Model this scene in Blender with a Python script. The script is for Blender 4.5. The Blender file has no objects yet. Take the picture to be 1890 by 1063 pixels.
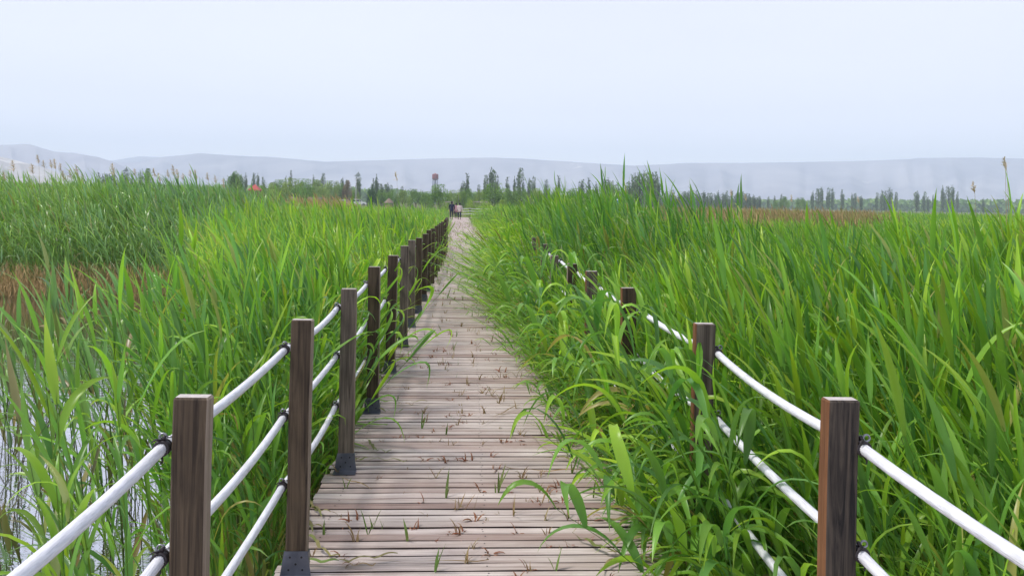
import bpy, bmesh, math, random
import numpy as np
from mathutils import Vector, Matrix
random.seed(7)
RNG = np.random.default_rng(11)
R = math.radians
scene = bpy.context.scene
COL = scene.collection

# ------------------------------------------------------------------ camera
F_PX, PW, PH = 1417.0, 1890.0, 1063.0
U0, V0 = 945.0, 374.4                      # principal point (the photograph is cropped from a level frame)
YAW, ROLL, EYE = math.atan(77 / F_PX), R(1.03), 1.65
_R0 = Vector((math.cos(YAW), -math.sin(YAW), 0)); _Z = Vector((0, 0, 1))
FW = Vector((math.sin(YAW), math.cos(YAW), 0))
CR = _R0 * math.cos(ROLL) + _Z * math.sin(ROLL)
CU = _Z * math.cos(ROLL) - _R0 * math.sin(ROLL)
CAM = Vector((0, 0, EYE))
cd = bpy.data.cameras.new("camera"); cam = bpy.data.objects.new("camera", cd); COL.objects.link(cam)
M = Matrix.Identity(4)
for i in range(3):
    M[i][0], M[i][1], M[i][2], M[i][3] = CR[i], CU[i], -FW[i], CAM[i]
cam.matrix_world = M
cd.sensor_fit = 'HORIZONTAL'; cd.sensor_width = 36; cd.lens = 36 * F_PX / PW
cd.shift_y = -(PH / 2 - V0) / PW
cd.clip_start = 0.05; cd.clip_end = 30000
scene.camera = cam

def at(px, py, d):                          # a photograph pixel at depth d, as a world point
    px, py, d = float(px), float(py), float(d)
    return CAM + d * (FW + (px - U0) / F_PX * CR + (V0 - py) / F_PX * CU)

# ------------------------------------------------------------------ sky, sun, exposure
SUN_EL, SUN_AZ = R(52), R(-60)              # high, to the left, behind thin cloud
w = bpy.data.worlds.new("World"); scene.world = w; w.use_nodes = True
nt = w.node_tree; nt.nodes.clear()
out = nt.nodes.new('ShaderNodeOutputWorld'); bg = nt.nodes.new('ShaderNodeBackground')
sky = nt.nodes.new('ShaderNodeTexSky'); sky.sky_type = 'NISHITA'; sky.sun_disc = False
sky.sun_elevation = SUN_EL; sky.sun_rotation = SUN_AZ; sky.air_density = 1.0; sky.dust_density = 2.0
tc = nt.nodes.new('ShaderNodeTexCoord'); sp = nt.nodes.new('ShaderNodeSeparateXYZ')
nt.links.new(tc.outputs['Generated'], sp.inputs[0])
ramp = nt.nodes.new('ShaderNodeValToRGB')
ramp.color_ramp.elements[0].position = 0.0; ramp.color_ramp.elements[0].color = (14.2, 14.2, 15.2, 1)
ramp.color_ramp.elements[1].position = 0.5; ramp.color_ramp.elements[1].color = (6.6, 6.9, 8.6, 1)
_e = ramp.color_ramp.elements.new(0.12); _e.color = (9.7, 9.8, 11.4, 1)
nt.links.new(sp.outputs['Z'], ramp.inputs[0])
cn = nt.nodes.new('ShaderNodeTexNoise'); cn.inputs['Scale'].default_value = 1.6; cn.inputs['Detail'].default_value = 4
mp = nt.nodes.new('ShaderNodeMapping'); mp.inputs['Scale'].default_value = (1, 1, 4)
nt.links.new(tc.outputs['Generated'], mp.inputs[0]); nt.links.new(mp.outputs[0], cn.inputs[0])
cm = nt.nodes.new('ShaderNodeMapRange'); cm.inputs[1].default_value = .3; cm.inputs[2].default_value = .7
cm.inputs[3].default_value = .955; cm.inputs[4].default_value = 1.03
nt.links.new(cn.outputs[0], cm.inputs[0])
vm = nt.nodes.new('ShaderNodeVectorMath'); vm.operation = 'SCALE'
nt.links.new(ramp.outputs[0], vm.inputs[0]); nt.links.new(cm.outputs[0], vm.inputs['Scale'])
mx = nt.nodes.new('ShaderNodeMix'); mx.data_type = 'RGBA'; mx.inputs[0].default_value = 0.93   # thin overcast veil over the clear sky
nt.links.new(sky.outputs[0], mx.inputs[6]); nt.links.new(vm.outputs[0], mx.inputs[7])
nt.links.new(mx.outputs[2], bg.inputs[0]); bg.inputs[1].default_value = 0.1
nt.links.new(bg.outputs[0], out.inputs[0])
sd = bpy.data.lights.new("sun", 'SUN'); sd.energy = 2.8; sd.angle = R(10); sd.color = (1, .96, .9)
so = bpy.data.objects.new("sun", sd); COL.objects.link(so)
_d = Vector((math.sin(SUN_AZ) * math.cos(SUN_EL), math.cos(SUN_AZ) * math.cos(SUN_EL) * -0.35, math.sin(SUN_EL)))
so.rotation_euler = _d.to_track_quat('Z', 'Y').to_euler()
scene.view_settings.view_transform = 'Standard'; scene.view_settings.look = 'None'
scene.view_settings.gamma = 1; scene.view_settings.exposure = 0.25
scene.view_settings.use_curve_mapping = False
scene.render.engine = 'CYCLES'
scene.cycles.max_bounces = 7; scene.cycles.volume_bounces = 1; scene.cycles.diffuse_bounces = 3
scene.cycles.transmission_bounces = 4

# ------------------------------------------------------------------ helpers
def tag(o, label=None, cat=None, group=None, kind=None):
    if label: o['label'] = label
    if cat: o['category'] = cat
    if group: o['group'] = group
    if kind: o['kind'] = kind
    return o

def empty(name, loc, rz=0.0):
    o = bpy.data.objects.new(name, None); COL.objects.link(o); o.location = loc; o.rotation_euler = (0, 0, rz)
    o.empty_display_size = 0.1
    return o

def link_mesh(name, me, mats, parent=None, loc=None):
    o = bpy.data.objects.new(name, me); COL.objects.link(o)
    for m in (mats if isinstance(mats, (list, tuple)) else [mats]):
        if m is not None and m.name not in [x.name for x in me.materials if x]: me.materials.append(m)
    if parent: o.parent = parent
    if loc is not None: o.location = loc
    return o

def np_mesh(name, V, Fq, col=None, smooth=True, mat_idx=None):
    """V (n,3); Fq (m,4) quads, the fourth index may repeat the third for a triangle"""
    me = bpy.data.meshes.new(name)
    V = np.asarray(V, np.float32); Fq = np.asarray(Fq, np.int32)
    tri = Fq[:, 3] == Fq[:, 2]
    cnt = np.where(tri, 3, 4).astype(np.int32)
    mask = np.ones(Fq.shape, bool); mask[tri, 3] = False
    loops = Fq[mask]
    me.vertices.add(len(V)); me.vertices.foreach_set('co', V.ravel())
    me.loops.add(len(loops)); me.loops.foreach_set('vertex_index', loops)
    me.polygons.add(len(Fq))
    start = np.zeros(len(Fq), np.int32); start[1:] = np.cumsum(cnt)[:-1]
    me.polygons.foreach_set('loop_start', start)
    if mat_idx is not None: me.polygons.foreach_set('material_index', np.asarray(mat_idx, np.int32))
    if col is not None:
        a = me.attributes.new('tint', 'FLOAT_COLOR', 'POINT')
        c = np.ones((len(V), 4), np.float32); c[:, :col.shape[1]] = col
        a.data.foreach_set('color', c.ravel())
    me.update(calc_edges=True); me.validate()
    me.polygons.foreach_set('use_smooth', np.full(len(me.polygons), smooth, bool))
    return me

class MB:
    """collects shapes into one mesh"""
    def __init__(s): s.v, s.f, s.m = [], [], []
    def add(s, vs, fs, mi=0):
        b = len(s.v); s.v += [tuple(v) for v in vs]; s.f += [[b + i for i in f] for f in fs]; s.m += [mi] * len(fs)
    def box(s, c, size, mi=0, rot=None, taper=1.0, bev=0.0):
        x, y, z = [d / 2 for d in size]
        if bev <= 0:
            vs = [(-x, -y, -z), (x, -y, -z), (x, y, -z), (-x, y, -z)] + [(a * taper, b * taper, z) for a, b in ((-x, -y), (x, -y), (x, y), (-x, y))]
            fs = [(3, 2, 1, 0), (4, 5, 6, 7), (0, 1, 5, 4), (1, 2, 6, 5), (2, 3, 7, 6), (3, 0, 4, 7)]
        else:
            e = bev
            def ring(ax, ay, zz): return [(-ax + e, -ay, zz), (ax - e, -ay, zz), (ax, -ay + e, zz), (ax, ay - e, zz), (ax - e, ay, zz), (-ax + e, ay, zz), (-ax, ay - e, zz), (-ax, -ay + e, zz)]
            vs = ring(x, y, -z) + ring(x, y, z - e) + [(a * (1 - e / x), b * (1 - e / y), z) for a, b, _ in ring(x, y, 0)]
            fs = [tuple(reversed(range(8))), tuple(range(16, 24))]
            for k in range(2):
                for i in range(8): fs.append((k * 8 + i, k * 8 + (i + 1) % 8, k * 8 + 8 + (i + 1) % 8, k * 8 + 8 + i))
        vs = [Vector(v) for v in vs]
        if rot is not None: vs = [rot @ v for v in vs]
        s.add([v + Vector(c) for v in vs], fs, mi); return s
    def tube(s, pts, rad, n=8, mi=0, cap=True, flute=0.0):
        pts = [Vector(p) for p in pts]; rads = rad if isinstance(rad, (list, tuple)) else [rad] * len(pts)
        vs, fs = [], []; up = None
        for i, p in enumerate(pts):
            t = (pts[min(i + 1, len(pts) - 1)] - pts[max(i - 1, 0)]).normalized()
            if up is None: up = Vector((0, 0, 1)) if abs(t.z) < .9 else Vector((1, 0, 0))
            a = t.cross(up).normalized(); b = a.cross(t).normalized(); up = b
            for k in range(n):
                th = 2 * math.pi * k / n; r = rads[i] * (1 - (flute if k % 2 else 0))
                vs.append(p + a * math.cos(th) * r + b * math.sin(th) * r)
        for i in range(len(pts) - 1):
            for k in range(n): fs.append((i * n + k, i * n + (k + 1) % n, (i + 1) * n + (k + 1) % n, (i + 1) * n + k))
        if cap:
            fs.append(tuple(reversed(range(n)))); fs.append(tuple(range((len(pts) - 1) * n, len(pts) * n)))
        s.add(vs, fs, mi); return s
    def cyl(s, c, r, h, n=16, mi=0, r2=None):
        c = Vector(c); return s.tube([c, c + Vector((0, 0, h))], [r, r if r2 is None else r2], n, mi)
    def build(s, name, mats, parent=None, smooth=False, loc=None):
        me = bpy.data.meshes.new(name); me.from_pydata(s.v, [], s.f); me.update()
        o = link_mesh(name, me, mats, parent, loc)
        me.polygons.foreach_set('material_index', s.m)
        me.polygons.foreach_set('use_smooth', [smooth] * len(me.polygons))
        return o

# ------------------------------------------------------------------ materials
def mat(name, rgb=(.5, .5, .5), rough=.7, spec=.4, metal=0.0):
    m = bpy.data.materials.new(name); m.use_nodes = True
    b = m.node_tree.nodes['Principled BSDF']
    b.inputs['Base Color'].default_value = (*rgb, 1); b.inputs['Roughness'].default_value = rough
    b.inputs['Specular IOR Level'].default_value = spec; b.inputs['Metallic'].default_value = metal
    return m
def N(m, t): return m.node_tree.nodes.new(t)
def L(m, a, b): m.node_tree.links.new(a, b)
def coords(m, scale=(1, 1, 1), src='Object'):
    t = N(m, 'ShaderNodeTexCoord'); p = N(m, 'ShaderNodeMapping'); p.inputs['Scale'].default_value = scale
    L(m, t.outputs[src], p.inputs[0]); return p.outputs[0]
def noise(m, vec, scale, detail=4, dist=0.0, rough=.55):
    n = N(m, 'ShaderNodeTexNoise'); n.inputs['Scale'].default_value = scale; n.inputs['Detail'].default_value = detail
    n.inputs['Distortion'].default_value = dist; n.inputs['Roughness'].default_value = rough
    if vec is not None: L(m, vec, n.inputs['Vector'])
    return n.outputs[0]
def cramp(m, fac, stops):
    r = N(m, 'ShaderNodeValToRGB'); e = r.color_ramp.elements
    e[0].position, e[0].color = stops[0][0], (*stops[0][1], 1); e[1].position, e[1].color = stops[-1][0], (*stops[-1][1], 1)
    for p, c in stops[1:-1]: x = e.new(p); x.color = (*c, 1)
    L(m, fac, r.inputs[0]); return r.outputs[0]
def mix(m, fac, a, b, mode='MIX'):
    x = N(m, 'ShaderNodeMix'); x.data_type = 'RGBA'; x.blend_type = mode
    for sock, v in ((x.inputs[0], fac), (x.inputs[6], a), (x.inputs[7], b)):
        if isinstance(v, (int, float)): sock.default_value = v
        elif isinstance(v, tuple): sock.default_value = (*v, 1)
        else: L(m, v, sock)
    return x.outputs[2]
def bump(m, h, strength=.3, dist=.01):
    b = N(m, 'ShaderNodeBump'); b.inputs['Strength'].default_value = strength; b.inputs['Distance'].default_value = dist
    L(m, h, b.inputs['Height']); L(m, b.outputs[0], m.node_tree.nodes['Principled BSDF'].inputs['Normal'])
def base(m, c): L(m, c, m.node_tree.nodes['Principled BSDF'].inputs['Base Color'])

def foliage_mat(name, lo, mid, hi, dry, rough=.42, trans=.35, spec=.45):
    """tint.r picks the hue, tint.g scales the pigment, tint.b goes from fresh to dry"""
    m = mat(name, rough=rough, spec=spec)
    a = N(m, 'ShaderNodeAttribute'); a.attribute_name = 'tint'
    s = N(m, 'ShaderNodeSeparateColor'); L(m, a.outputs['Color'], s.inputs[0])
    c = cramp(m, s.outputs[0], [(0, lo), (.5, mid), (1, hi)])
    c = mix(m, s.outputs[2], c, dry)
    v = N(m, 'ShaderNodeVectorMath'); v.operation = 'SCALE'; L(m, c, v.inputs[0]); L(m, s.outputs[1], v.inputs['Scale'])
    b = m.node_tree.nodes['Principled BSDF']; L(m, v.outputs[0], b.inputs['Base Color'])
    if trans > 0:
        t = N(m, 'ShaderNodeBsdfTranslucent'); k = mix(m, 1.0, v.outputs[0], (1.1, 1.25, .5), 'MULTIPLY'); L(m, k, t.inputs[0])
        ms = N(m, 'ShaderNodeMixShader'); ms.inputs[0].default_value = trans
        L(m, b.outputs[0], ms.inputs[1]); L(m, t.outputs[0], ms.inputs[2])
        L(m, ms.outputs[0], m.node_tree.nodes['Material Output'].inputs[0])
    return m

M_REED = foliage_mat('reed_leaf', (.115, .28, .075), (.225, .435, .045), (.43, .59, .05), (.42, .31, .12), rough=.34, trans=.42, spec=.42)
M_REEDBLUE = foliage_mat('reed_leaf_bluish', (.16, .31, .14), (.21, .39, .10), (.30, .47, .07), (.34, .21, .11), rough=.34, trans=.3, spec=.45)
M_BROWNREED = foliage_mat('brown_reed', (.20, .23, .07), (.25, .19, .08), (.36, .25, .13), (.38, .26, .13), rough=.7, trans=.15, spec=.2)
M_TREE = foliage_mat('tree_leaf', (.12, .24, .06), (.19, .33, .07), (.28, .42, .09), (.20, .13, .07), rough=.6, trans=.2, spec=.25)
M_POPLAR = foliage_mat('poplar_leaf', (.11, .17, .10), (.15, .22, .12), (.22, .28, .15), (.14, .10, .07), rough=.6, trans=.12, spec=.25)
M_PLUME = foliage_mat('reed_plume', (.56, .44, .34), (.64, .51, .41), (.70, .58, .48), (.5, .36, .25), rough=.9, trans=.2, spec=.1)
M_SPROUT = foliage_mat('deck_sprout', (.14, .27, .05), (.24, .22, .09), (.26, .07, .04), (.34, .20, .11), rough=.6, trans=.15, spec=.3)

def wood_mat(name, dark, lightc, top=None, axis='Z', contrast=(.3, .7), rough=.75):
    m = mat(name, rough=rough, spec=.3)
    sc = {'Z': (30, 30, 1.3), 'X': (1.0, 45, 45)}[axis]
    v = coords(m, sc)
    oi = N(m, 'ShaderNodeObjectInfo'); ad = N(m, 'ShaderNodeVectorMath'); ad.operation = 'ADD'
    mu = N(m, 'ShaderNodeVectorMath'); mu.operation = 'SCALE'; mu.inputs[0].default_value = (37, 53, 71)
    L(m, oi.outputs['Random'], mu.inputs['Scale']); L(m, v, ad.inputs[0]); L(m, mu.outputs[0], ad.inputs[1])
    g = noise(m, ad.outputs[0], 1.4, 7, 1.2, .65)
    c = cramp(m, g, [(contrast[0], dark), (contrast[1], lightc)])
    b2 = noise(m, coords(m, (3, 3, 2)), 2.0, 3)
    c = mix(m, cramp(m, b2, [(.35, (.0, .0, .0)), (.7, (.55, .55, .55))]), c, dark)
    if axis == 'Z':
        st = noise(m, ad.outputs[0], .35, 5, 2.2, .6); c = mix(m, cramp(m, st, [(.52, (0, 0, 0)), (.66, (.45, .45, .45))]), c, lightc)
    base(m, c); bump(m, g, .5, .004); return m

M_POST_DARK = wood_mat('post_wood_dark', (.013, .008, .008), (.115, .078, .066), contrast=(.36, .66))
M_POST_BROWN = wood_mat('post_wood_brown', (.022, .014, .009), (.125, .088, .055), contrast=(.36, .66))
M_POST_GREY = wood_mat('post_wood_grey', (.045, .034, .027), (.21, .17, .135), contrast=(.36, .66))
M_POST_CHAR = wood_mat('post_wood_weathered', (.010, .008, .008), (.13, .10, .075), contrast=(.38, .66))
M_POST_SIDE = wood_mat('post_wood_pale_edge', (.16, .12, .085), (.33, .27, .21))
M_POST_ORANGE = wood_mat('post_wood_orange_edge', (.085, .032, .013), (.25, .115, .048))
M_POST_TOP = wood_mat('post_end_grain', (.42, .37, .34), (.66, .60, .56), contrast=(.25, .75))
def galvanised():
    m = mat('galvanised_steel', (.17, .18, .21), .45, .5, .7)
    base(m, cramp(m, noise(m, coords(m), 14, 3), [(.3, (.09, .10, .13)), (.7, (.17, .18, .22))])); return m
M_STEEL = galvanised()
M_HOLE = mat('bolt_hole', (.012, .012, .014), .6)
M_TIE = mat('black_tie', (.018, .012, .014), .45, .5)
M_HOOK = mat('hook_steel', (.30, .30, .32), .35, .5, .9)
def rope_mat():
    m = mat('white_rope', (.80, .80, .84), .6, .3)
    g = noise(m, coords(m, (25, 3, 25)), 6, 3); gr = noise(m, coords(m, (4, 2.2, 4)), 2.5, 6, .3, .7); base(m, mix(m, cramp(m, gr, [(.5, (0, 0, 0)), (.75, (.5, .5, .5))]), cramp(m, g, [(.3, (.62, .62, .66)), (.6, (.82, .82, .85))]), (.50, .50, .44)))
    bump(m, noise(m, coords(m, (70, 6, 70)), 5, 2), .5, .003); return m
M_ROPE = rope_mat()

# ------------------------------------------------------------------ ground and water
def ss(a, b, x):
    t = np.clip((x - a) / (b - a), 0, 1); return t * t * (3 - 2 * t)
SHORE0, SHORE1 = 92.0, 125.0
def ground_z(x, y):
    far = np.maximum(ss(SHORE0, SHORE1, y), np.maximum(ss(-70, -110, x), ss(120, 170, x)))
    return -1.25 + 1.22 * far
def build_ground():
    xs = np.concatenate([np.linspace(-4300, -200, 20), np.linspace(-190, 250, 70), np.linspace(300, 4600, 20)])
    ys = np.concatenate([np.linspace(-400, -20, 8), np.linspace(-10, 200, 60), np.linspace(240, 4600, 26)])
    X, Y = np.meshgrid(xs, ys); Z = ground_z(X, Y)
    V = np.stack([X.ravel(), Y.ravel(), Z.ravel()], 1); nx = len(xs)
    i = np.arange(len(ys) - 1)[:, None] * nx + np.arange(nx - 1)[None, :]; i = i.ravel()
    Fq = np.stack([i, i + 1, i + nx + 1, i + nx], 1)
    m = mat('marsh_soil', rough=.95, spec=.1)
    v = coords(m); a = noise(m, v, .012, 6); b = noise(m, v, .4, 6)
    c = cramp(m, a, [(.35, (.10, .14, .05)), (.5, (.16, .17, .07)), (.65, (.24, .19, .11))])
    base(m, mix(m, .35, c, cramp(m, b, [(.3, (.05, .07, .03)), (.7, (.22, .22, .10))])))
    tag(link_mesh('ground', np_mesh('ground', V, Fq), m), 'flat marshland and meadow reaching the foot of the hills', None, None, 'structure')
build_ground()
def build_water():
    m = mat('pond_water', (.02, .025, .02), .05, .5)
    b = m.node_tree.nodes['Principled BSDF']
    g = N(m, 'ShaderNodeBsdfGlossy'); g.inputs['Roughness'].default_value = .02; g.inputs['Color'].default_value = (.93, .93, .95, 1)
    ms = N(m, 'ShaderNodeMixShader'); ms.inputs[0].default_value = .78
    L(m, b.outputs[0], ms.inputs[1]); L(m, g.outputs[0], ms.inputs[2]); L(m, ms.outputs[0], m.node_tree.nodes['Material Output'].inputs[0])
    h = noise(m, coords(m, (1.0, 3.2, 1)), 3.0, 3, .5)
    bp = N(m, 'ShaderNodeBump'); bp.inputs['Strength'].default_value = .35; bp.inputs['Distance'].default_value = .012
    L(m, h, bp.inputs['Height']); L(m, bp.outputs[0], b.inputs['Normal']); L(m, bp.outputs[0], g.inputs['Normal'])
    mb = MB(); mb.add([(-105, -12, -.75), (165, -12, -.75), (165, 118, -.75), (-105, 118, -.75)], [(0, 1, 2, 3)])
    tag(mb.build('water', m), 'shallow pond water mirroring the white sky among the reeds', None, None, 'structure')
build_water()

# ------------------------------------------------------------------ boardwalk
X_L, X_R, BEND, Y_END = -.83, 1.07, 24.0, 80.0
def bendx(y): return -.0225 * max(0.0, y - BEND)
def build_boardwalk():
    rng = random.Random(3)
    m = mat('deck_planks', rough=.72, spec=.3)
    a = N(m, 'ShaderNodeAttribute'); a.attribute_name = 'tint'; s = N(m, 'ShaderNodeSeparateColor'); L(m, a.outputs['Color'], s.inputs[0])
    comb = N(m, 'ShaderNodeCombineXYZ'); L(m, s.outputs[1], comb.inputs[0]); L(m, s.outputs[1], comb.inputs[2])
    ad = N(m, 'ShaderNodeVectorMath'); ad.operation = 'MULTIPLY_ADD'; L(m, comb.outputs[0], ad.inputs[0]); ad.inputs[1].default_value = (90, 0, 60)
    L(m, coords(m, (1.2, 60, 60)), ad.inputs[2])
    g = noise(m, ad.outputs[0], 1.3, 8, .9, .68)
    c = cramp(m, g, [(.28, (.20, .15, .135)), (.42, (.42, .36, .33)), (.6, (.60, .535, .50)), (.78, (.76, .70, .67))])
    tone = cramp(m, s.outputs[0], [(0, (.55, .44, .41)), (.1, (.78, .68, .64)), (.35, (.93, .88, .85)), (.7, (1.03, 1.0, .98)), (1, (1.14, 1.1, 1.08))])
    c = mix(m, 1.0, c, tone, 'MULTIPLY')
    st = noise(m, coords(m, (1.5, 4, 1)), 1.2, 5); c = mix(m, cramp(m, st, [(.45, (0, 0, 0)), (.72, (.55, .55, .55))]), c, (.30, .20, .17))
    base(m, c); bump(m, g, .4, .003)
    V, Fq, T, MI = [], [], [], []
    gaps = []; y = .25; pitch = .0775
    while y < Y_END:
        wd = .0622 + rng.uniform(-.003, .004)
        if rng.random() < .10: wd -= rng.uniform(.003, .010)
        dz = rng.gauss(0, .0012); sk = rng.gauss(0, .0018); bx = bendx(y)
        xl, xr = X_L + rng.uniform(-.014, .012) + bx, X_R + rng.uniform(-.012, .014) + bx
        t = (rng.random(), rng.random(), 0)
        ns = 7 if y < 12 else 2; b = len(V); e = .0032
        prof = [(0, -.03), (0, -e), (e, 0), (wd - e, 0), (wd, -e), (wd, -.03)]
        bow = [rng.gauss(0, .0008) for _ in range(ns + 1)]
        for i in range(ns + 1):
            x = xl + (xr - xl) * i / ns
            for py, pz in prof: V.append((x, y + py + sk * (x - .1) + bow[i], pz + dz + bow[i])); T.append(t)
        for i in range(ns):
            for k in range(6):
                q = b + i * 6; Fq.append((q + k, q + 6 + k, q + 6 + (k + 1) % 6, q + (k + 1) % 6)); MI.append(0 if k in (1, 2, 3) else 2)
        for q, o in ((b, 1), (b + ns * 6, -1)):
            r = [q, q + 1, q + 2, q + 3, q + 4, q + 5][::o]; Fq.append((r[0], r[1], r[4], r[5])); Fq.append((r[1], r[2], r[3], r[4])); MI += [0, 0]
        if y < 13:                                     # screw heads over each joist
            for jx in (-.70, .10, .90):
                for py in ((.5,) if rng.random() < .6 else (.3, .7)):
                    cx, cy, r = jx + rng.uniform(-.012, .012), y + wd * py, .0042; b = len(V)
                    for k in range(6): V.append((cx + r * math.cos(k * 1.047), cy + r * math.sin(k * 1.047), dz + .0016)); T.append((0, 0, 0))
                    Fq += [(b, b + 1, b + 2, b + 3), (b, b + 3, b + 4, b + 5)]; MI += [1, 1]
        gaps.append(y + wd + .004); y += pitch + (rng.uniform(.004, .009) if rng.random() < .05 else 0)
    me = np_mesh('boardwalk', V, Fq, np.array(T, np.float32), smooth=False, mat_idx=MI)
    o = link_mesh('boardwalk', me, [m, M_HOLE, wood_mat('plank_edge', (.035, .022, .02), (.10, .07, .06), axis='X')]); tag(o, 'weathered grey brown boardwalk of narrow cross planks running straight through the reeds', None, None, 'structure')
    jm = wood_mat('joist_wood', (.03, .025, .02), (.12, .09, .07))
    for jx in (X_L + .09, .1, X_R - .09):
        mb = MB()
        for y0, y1 in ((.2, BEND), (BEND, Y_END)):
            a0, a1 = Vector((jx + bendx(y0), y0, -.115)), Vector((jx + bendx(y1), y1, -.115))
            mb.tube([a0, a1], .08, 4)
        mb.build('joist', jm, o)
    mb = MB()
    for k in range(50):
        yy = .9 + k * 1.6
        for jx in (X_L + .12, X_R - .12): mb.cyl((jx + bendx(yy), yy, -1.5), .06, 1.33, 8)
    tag(mb.build('piling', jm, o), None)
    # side branch turning right behind the walkers
    mb = MB(); rr = random.Random(5)
    for k in range(90):
        mb.box((bendx(Y_END) - .8 + k * .078, Y_END + .98, -.016 + rr.gauss(0, .001)), (.068, 1.9, .03))
    tag(mb.build('boardwalk', [wood_mat('branch_planks', (.25, .19, .16), (.5, .44, .40), axis='Z')]), 'cross arm of the boardwalk turning right behind the walkers', None, None, 'structure')
    return gaps
GAPS = build_boardwalk()

# ------------------------------------------------------------------ posts and ropes
POST_W, POST_D, POST_H = .094, .046, 1.12
XP_L, XP_R = -.735, .985
XR_LIST = [1.03, 1.035, 1.062, 1.012, .975, .99, .985]; HR_DROP = [0, 0, 0, 0, 0, .06, .06]
def post_x(side, k): return XP_L if side < 0 else (XR_LIST[k] if k < 7 else XP_R)
ROPE_H = (.985, .69, .385)
ORD = ['nearest', 'second', 'third', 'fourth', 'fifth', 'sixth', 'seventh', 'eighth', 'ninth', 'tenth', 'eleventh', 'twelfth', 'thirteenth', 'fourteenth', 'fifteenth', 'sixteenth', 'seventeenth', 'eighteenth', 'nineteenth', 'twentieth']
def bracket(parent):
    mb = MB()
    w0, w1, h = POST_W * .5 + .004, POST_W * .5 + .02, .11
    yf = -POST_D / 2 - .004
    # upright plate, wider at the foot, and the flange screwed to the planks
    mb.add([(-w1, yf, .002), (w1, yf, .002), (w0, yf, h), (-w0, yf, h), (-w1, yf + .003, .002), (w1, yf + .003, .002), (w0, yf + .003, h), (-w0, yf + .003, h)],
           [(0, 1, 2, 3), (7, 6, 5, 4), (0, 3, 7, 4), (1, 5, 6, 2), (3, 2, 6, 7)])
    mb.box((0, yf - .035, .0045), (w1 * 2, .07, .004))
    for sx in (-1, 1): mb.box((sx * (POST_W / 2 + .0025), 0, .05), (.004, POST_D, .1))
    for x, z in ((-.03, .03), (.0, .055), (.03, .03), (-.025, .085), (.025, .085)):
        mb.add([(x + .005 * math.cos(a), yf - .0012, z + .005 * math.sin(a)) for a in [k * math.pi / 4 for k in range(8)]], [tuple(range(8))], 1)
    for x, y in ((-.035, -.03), (-.012, -.03), (.012, -.03), (.035, -.03), (-.035, -.052), (.035, -.052)):
        mb.add([(x + .005 * math.cos(a), yf + y, .0078) for a in [k * math.pi / 4 for k in range(8)]], [tuple(range(8))], 1)
    return mb.build('bracket', [M_STEEL, M_HOLE], parent)

def make_post(name, x, y, side, h, mats, rz, tilt, detail):
    root = empty(name, (x, y, .0), rz); root.rotation_euler = (tilt[0], tilt[1], rz)
    mb = MB(); a, b, e = POST_W / 2, POST_D / 2, .0055
    rings = []
    zs = [.004] + [h * k / 6 for k in range(1, 6)] + [h - e, h]
    for i, z in enumerate(zs):
        q = e if i == len(zs) - 1 else 0; wv = .0012 * math.sin(i * 1.9 + y)
        rings.append([(-a + e + q * .4 + wv, -b + q, z), (a - e - q * .4 + wv, -b + q, z), (a - q + wv, -b + e, z), (a - q + wv, b - e, z), (a - e + wv, b - q, z), (-a + e + wv, b - q, z), (-a + q + wv, b - e, z), (-a + q + wv, -b + e, z)])
    vs = [v for r in rings for v in r]; fs, mi = [], []
    for i in range(len(zs) - 1):
        for k in range(8):
            fs.append((i * 8 + k, i * 8 + (k + 1) % 8, i * 8 + 8 + (k + 1) % 8, i * 8 + 8 + k))
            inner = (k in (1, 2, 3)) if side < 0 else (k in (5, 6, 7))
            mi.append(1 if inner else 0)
    n = len(zs) - 1
    for f, q in zip(fs, mi): mb.add([vs[j] for j in f], [(0, 1, 2, 3)], q)
    mb.add([vs[n * 8 + k] for k in range(8)], [tuple(range(8))], 2)
    bm = bmesh.new(); o = mb.build('upright', mats, root); bm.from_mesh(o.data)
    bmesh.ops.remove_doubles(bm, verts=bm.verts, dist=1e-5); bm.to_mesh(o.data); bm.free()
    if detail: bracket(root)
    if detail:
        for hz in ROPE_H:                              # eye bolt screwed into the outer face, its ring above the tie
            eb = MB(); x0 = side * (POST_W / 2 - .004)
            eb.tube([(x0, -.006, hz + .028), (x0 + side * .02, -.010, hz + .028)], .0032, 6)
            ring = [(x0 + side * (.030 + .0095 * math.cos(t)), -.010, hz + .028 + .0095 * math.sin(t)) for t in [k * math.pi / 6 for k in range(13)]]
            eb.tube(ring, .003, 6, cap=False)
            eb.build('eye_bolt', M_HOOK, root, smooth=True)
    return root
DYP = 1.337
def post_y(k): return .755 + DYP * k
rp = random.Random(21)
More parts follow.
